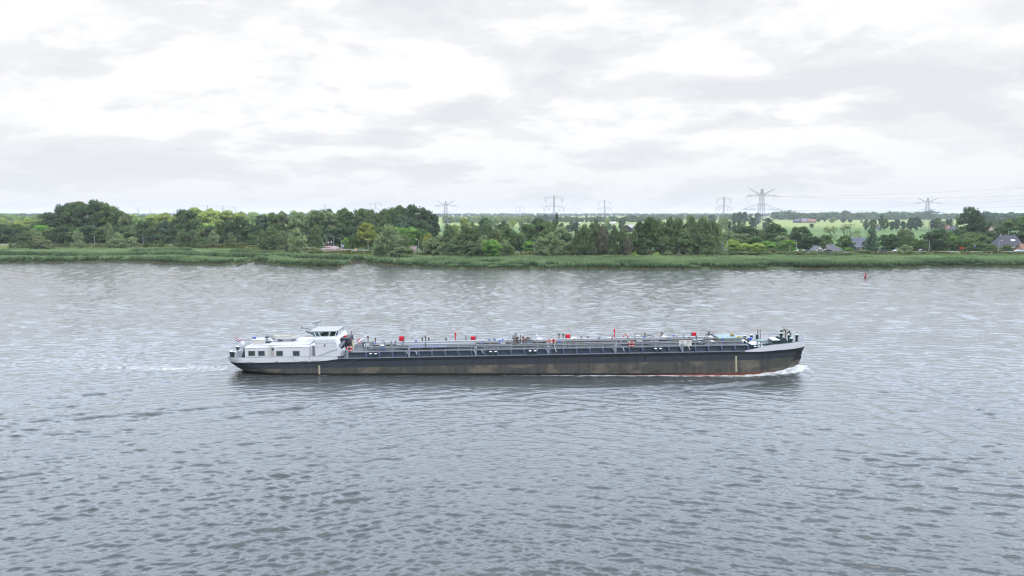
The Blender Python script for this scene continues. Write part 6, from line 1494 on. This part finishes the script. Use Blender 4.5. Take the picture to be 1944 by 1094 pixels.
    # barns and farms out in the fields
    o, a, b = house('dark_barn', 1195, 930, 24, 4.5, 9.5, 26, black, mat('barn_roof', (.30, .29, .30), .8), 'dark barn with a red machine door in the field beyond the willows', ridge='y', rot=-28, cat='barn', win=1)
    mb = MB(); mb.box(-4, 1, -b - .1, -b + .05, .2, 2.9); mb.build('door', mat('door_scarlet', (.55, .06, .04), .7), o)
    house('white_sheds', 1162, 1600, 12, 3, 4.5, 10, white, white, 'white flat shed in the far sunlit field left of the barn', cat='shed', win=1)
    house('white_greenhouse', 1092, 1500, 18, 3, 4.5, 12, white, mat('roof_pale', (.5, .5, .52), .6), 'long white sheds in the far field right of the lombardy poplars', cat='shed', win=4)
    pink = mat('farm_brick', (.26, .19, .165), .8, noise=.2)
    house('farmhouse', 1512, 1750, 14, 5, 9, 14, mat('barn_wood', (.10, .10, .11)), grey, 'leftmost dark barn of the distant pinkish farm', cat='barn', win=2, group='distant farm buildings')
    house('farmhouse', 1527, 1740, 16, 5, 11, 14, pink, mat('roof_lilac', (.19, .19, .26)), 'middle lilac-roofed house of the distant pinkish farm', win=2, group='distant farm buildings')
    house('farmhouse', 1538, 1700, 14, 5, 10, 14, pink, tile, 'rightmost reddish building of the distant pinkish farm', win=2, group='distant farm buildings')
    house('farmhouse', 1664, 1000, 9, 3, 6, 8, white, grey, 'small farmhouse under the trees left of the right pylon', win=2, group='field farms')
    house('farmhouse', 1795, 985, 9, 3, 8, 8, pink, tile, 'orange-roofed farmhouse right of the right pylon', win=2, group='field farms')
    house('farmhouse', 1808, 960, 14, 2.5, 8, 12, mat('barn_wood', (.1, .1, .11)), slate, 'dark pyramid-roofed barn beside the orange-roofed farmhouse', cat='barn', win=2, hip=4, group='field farms')
    house('farmhouse', 1878, 900, 13, 4, 9, 9, pink, mat('roof_salmon', (.34, .25, .22), .8), 'salmon-roofed house half hidden right of the tallest tree', win=2, group='field farms')
    house('farmhouse', 1356, 1330, 8, 3, 5, 8, white, grey, 'tiny white shed under the dark trees near the second pylon', cat='shed', win=2, group='field farms')
    house('farmhouse', 989, 1200, 6, 3, 6, 8, white, tile, 'tiny pale house at the foot of the squat pylon', win=1, group='field farms')
build_houses()
# ---------------------------------------------------------------- cars, lamps, signs
def car(u, off, rot, col, label, suv=False, z=None, Yabs=None):
    x = (u - 972) / FPX * 410
    for _ in range(4):
        Y = (float(y_road(np.array([x]))[0]) + off) if Yabs is None else Yabs; x, _z = at_y(u, 475, Y)
    z0 = (RZ + .04 if abs(off) < 5 else tzs(x, Y) + .02) if z is None else z
    o = empty('parked_car' if abs(off) > 3 else 'car', (x, Y, z0), math.radians(rot), label, 'car', 'cars along the dike road')
    h = .16 if suv else 0
    pr = [(-2.15, .35), (2.15, .35), (2.2, .6), (2.1, .82 + h * .4), (1.15, .95 + h * .5), (.55, 1.42 + h), (-1.2, 1.46 + h), (-1.95, 1.02 + h), (-2.2, .9), (-2.25, .6)]
    mb = MB(); n = len(pr); ins = lambda z: .88 if z < 1.0 + h * .5 else .70
    V = [(x_, -ins(z_), z_) for x_, z_ in pr] + [(x_, ins(z_), z_) for x_, z_ in pr]
    mb.add(V, [tuple(range(n)), tuple(reversed(range(n, 2 * n)))] + [((i + 1) % n, i, n + i, n + (i + 1) % n) for i in range(n)])
    mb.build('body', mat('car_' + label.split()[0] + str(int(col[0] * 99)), col, .25, spec=.6), o)
    gl = mat('car_glass', (.015, .018, .02), .08)
    for s in (-1, 1):
        mb = MB(); mb.add([(-1.7, s * .865, 1.02 + h * .6), (1.0, s * .865, .98 + h * .6), (.5, s * .735, 1.37 + h), (-1.15, s * .735, 1.40 + h)], [(0, 1, 2, 3)]); mb.build('window', gl, o)
    mb = MB(); mb.add([(1.12, -.78, .98 + h * .5), (1.12, .78, .98 + h * .5), (.6, .66, 1.40 + h), (.6, -.66, 1.40 + h)], [(0, 1, 2, 3)]); mb.build('windscreen', gl, o)
    for sx in (-1.35, 1.35):
        for sy in (-.86, .86):
            mb = MB(); mb.lathe([(.33, -.1), (.34, 0), (.33, .1)], (sx, sy, .33), 14, 'y'); w = mb.build('wheel', mat('tyre', (.015, .015, .016), .8), o)
            mb = MB(); mb.lathe([(.2, -.115), (.2, .115)], (sx, sy, .33), 10, 'y'); mb.build('rim', mat('rim', (.4, .4, .42), .35, .6), w)
    return o
def build_road_things():
    car(1520, 8.5, 8, (.10, .03, .03), 'dark red estate car parked left of the white gable cottage', z=2.4)
    car(1531, 6.8, 0, (.16, .18, .22), 'grey-blue car parked in front of the dark red one', z=2.7)
    car(1571.5, 0.8, 0, (.02, .022, .03), 'black SUV on the road right of the white gable cottage', True)
    car(1677, .8, 180, (.012, .013, .016), 'black hatchback on the road behind the tall narrow tree')
    car(1703, .8, 180, (.62, .63, .66), 'silver-white car on the road before the clipped trees', True)
    car(1752.5, .8, 0, (.06, .025, .04), 'dark plum car on the road left of the street lamp', True)
    car(1935, .8, 180, (.60, .62, .65), 'white car in front of the dark-roofed house')
    car(1949, .8, 180, (.02, .022, .03), 'dark car at the right edge behind the white car')
    x, _ = at_y(619, 468, 452); car(619, 20, 60, (.10, .06, .12), 'dark purple car waiting on the brick road by the round signs', z=RZ + .56, Yabs=at_z(619, 467.5, RZ + .5)[1])
    pole = mat('lamp_grey', (.40, .42, .42), .5); lampm = mat('lamp_head', (.62, .63, .62), .4)
    def lamp(u, off, vtop, lab, arm=-1, z=None, Yabs=None, name='street_lamp'):
        x = (u - 972) / FPX * 410
        for _ in range(4):
            Y = float(y_road(np.array([x]))[0]) + off if Yabs is None else Yabs; x, z1 = at_y(u, vtop, Y)
        z0 = tzs(x, Y) if z is None else z; o = empty(name, (x, Y, z0), 0, lab, 'street lamp', 'street lamps along the dike road'); H = z1 - z0
        mb = MB(); mb.tube([(0, 0, -.4), (0, 0, H * .6), (0, 0, H)], [.13, .10, .07], 6); mb.build('pole', pole, o)
        if arm: mb = MB(); mb.tube([(0, 0, H - .05), (arm * 1.0, 0, H + .25)], .05, 5); mb.build('arm', pole, o); mb = MB(); mb.cbox(min(arm * .9, arm * 1.9), max(arm * .9, arm * 1.9), -.14, .14, H + .18, H + .34, .05); mb.build('lamp_head', lampm, o)
        return o
    zb = RZ + .4
    lamp(620, 0, 449, 'leftmost of the three lamps around the brick junction', z=zb, Yabs=at_z(620, 462, RZ + .8)[1])
    lamp(633, 0, 450.5, 'middle lamp around the brick junction, right of the round signs', z=zb, Yabs=at_z(633, 466, RZ + .4)[1])
    lamp(647.5, 4.5, 453.5, 'lamp rising behind the blue and white sign')
    lamp(698.5, 4.5, 455, 'lamp between the yellow-leaved tree and the large willow')
    lamp(795, 4.2, 456, 'lamp right of the pink roof')
    lamp(1015, 4.0, 457, 'white lamp post on the open stretch of road', 0)
    lamp(1381, 4.0, 456, 'slim lamp post right of the blue shed', 0)
    lamp(1500, 4.0, 462, 'short white post left of the taller lamp by the cars', 0)
    lamp(1513, 4.0, 457, 'taller lamp post beside the massive dark tree')
    lamp(1765, 4.0, 457, 'lamp post right of the dark plum car')
    lamp(1897, 4.0, 458, 'lamp post in front of the dark-roofed house', 1)
    lamp(179, -3, 447, 'pale post on the dike before the big left clump', 0)
    lamp(271, -3, 447, 'thin pale post in the gap of the left wood', 0)
    # signs
    def sign(u, v, Y, r, ring, face, lab, z0):
        x, z = at_y(u, v, Y); o = empty('road_sign', (x, Y, z0), 0, lab, 'road sign'); h = z - z0
        mb = MB(); mb.bar((0, 0, -.2), (0, 0, h), .05, 6); mb.build('pole', pole, o)
        mb = MB(); mb.lathe([(r, -.03), (r, .03)], (0, -.08, h), 18, 'y'); d = mb.build('disc', ring, o)
        mb = MB(); mb.lathe([(r * .7, -.015), (r * .7, .015)], (0, -.12, h), 18, 'y'); mb.build('face', face, d)
    sw = mat('sign_white', (.78, .78, .77), .5); sr = mat('sign_bright_red', (.60, .05, .03), .5); sb = mat('sign_blue', (.05, .16, .45), .5)
    Yb = at_z(624, 465, RZ + .6)[1]
    sign(623.5, 460.2, Yb, .55, sr, sw, 'round white sign with a red rim on the brick road', RZ + .4)
    sign(629, 459.6, Yb, .5, sw, mat('sign_pale', (.70, .74, .66), .5), 'plain pale round sign right of the red-rimmed one', RZ + .4)
    Y = float(y_road(np.array([at_z(651, 475, 3)[0]]))[0]) + 4
    sign(651, 467, Y, .75, sw, sb, 'large blue and white round sign at the junction', RZ)
    x, z = at_y(1850, 475, 414); o = empty('road_sign', (x, 414, RZ), 0, 'slim blue and white post sign left of the rounded garden tree', 'road sign'); mb = MB(); mb.bar((0, 0, -.2), (0, 0, 2.2), .05, 5); mb.build('pole', pole, o); mb = MB(); mb.cbox(-.3, .3, -.1, .0, .9, 2.5, .03); mb.build('panel', sb, o); mb = MB(); mb.box(-.22, .22, -.12, -.10, 1.7, 2.3); mb.build('face', sw, o)
    for u, lab in ((1822.5, 'left of the two red round barrier boards'), (1827.5, 'right of the two red round barrier boards')):
        x, z = at_y(u, 477, 413); o = empty('barrier_board', (x, 413, RZ), 0, lab, 'barrier'); mb = MB(); mb.bar((0, 0, -.2), (0, 0, .5), .05, 5); mb.build('post', pole, o); mb = MB(); mb.lathe([(.62, -.04), (.62, .04)], (0, -.1, .75), 18, 'y'); mb.build('disc', sr, o)
    x = at_z(676, 475, 3)[0]; Y = float(y_road(np.array([x]))[0]) + 4.4; x, z = at_y(676, 474, Y); o = empty('grit_bin', (x, Y, RZ), 0, 'small yellow bin at the roadside below the yellow-leaved tree', 'bin'); mb = MB(); mb.cbox(-.6, .6, -.4, .4, 0, .9, .08); mb.build('box', mat('bin_yellow', (.60, .38, .04), .5), o); mb = MB(); mb.cbox(-.66, .66, -.46, .46, .9, 1.08, .06); mb.build('lid', mat('lid_yellow', (.5, .32, .05), .5), o)
    # low crash barrier at the junction
    x0 = at_z(652, 475, 3)[0]; o = empty('guard_rail', (x0, float(y_road(np.array([x0]))[0]) - 4.2, RZ), 0, 'low grey crash barrier along the road by the junction', 'guard rail'); mb = MB(); mb.box(0, 15, -.05, .05, .45, .75); mb.build('beam', mat('barrier_grey', (.38, .39, .40), .5, .3), o)
    for k in range(6): mb = MB(); mb.box(.3 + k * 2.9, .42 + k * 2.9, .05, .15, -.3, .7); mb.build('post', pole, o)
    # red buoy in the fairway
    x, y = at_z(1642.5, 528, 0); o = empty('channel_buoy', (x, y, 0), 0, 'red channel buoy floating on the river at right', 'buoy'); o.rotation_euler = (0, math.radians(4), 0)
    mb = MB(); mb.lathe([(.34, -.6), (.46, -.3), (.46, .25), (.38, .35)], (0, 0, 0), 14); mb.build('float', mat('buoy_dark', (.04, .02, .025), .6), o)
    mb = MB(); mb.lathe([(.30, .35), (.27, 1.2), (.25, 1.9), (.05, 1.95)], (0, 0, 0), 14); mb.build('body', mat('buoy_scarlet', (.50, .02, .035), .5), o)
    # stranded branch near the left reeds
    x, y = at_z(250, 500.2, 0); o = MB().tube([(-1.8, 0, .05), (-.4, .1, .3), (1.6, -.1, .1)], .16, 6).tube([(-1.6, 0, .0), (-1.8, .05, 1.1)], .07, 5).build('driftwood', BARK); o.location = (x, y, 0); tag(o, 'stranded dark branch in the water before the left reeds', 'branch')
build_road_things()
# ---------------------------------------------------------------- air
def build_haze():
    mb = MB(); mb.box(-12000, 12000, -1200, 11000, -6, 66)
    m = bpy.data.materials.new('haze_air'); m.use_nodes = True; nt = m.node_tree; nt.nodes.clear()
    out = N(nt, 'ShaderNodeOutputMaterial'); v = N(nt, 'ShaderNodeVolumePrincipled')
    v.inputs['Color'].default_value = (.90, .94, 1, 1); v.inputs['Density'].default_value = HAZE; v.inputs['Anisotropy'].default_value = .2
    nt.links.new(v.outputs[0], out.inputs['Volume'])
    o = mb.build('haze', m); tag(o, kind='stuff')
HAZE = .00008
build_haze()
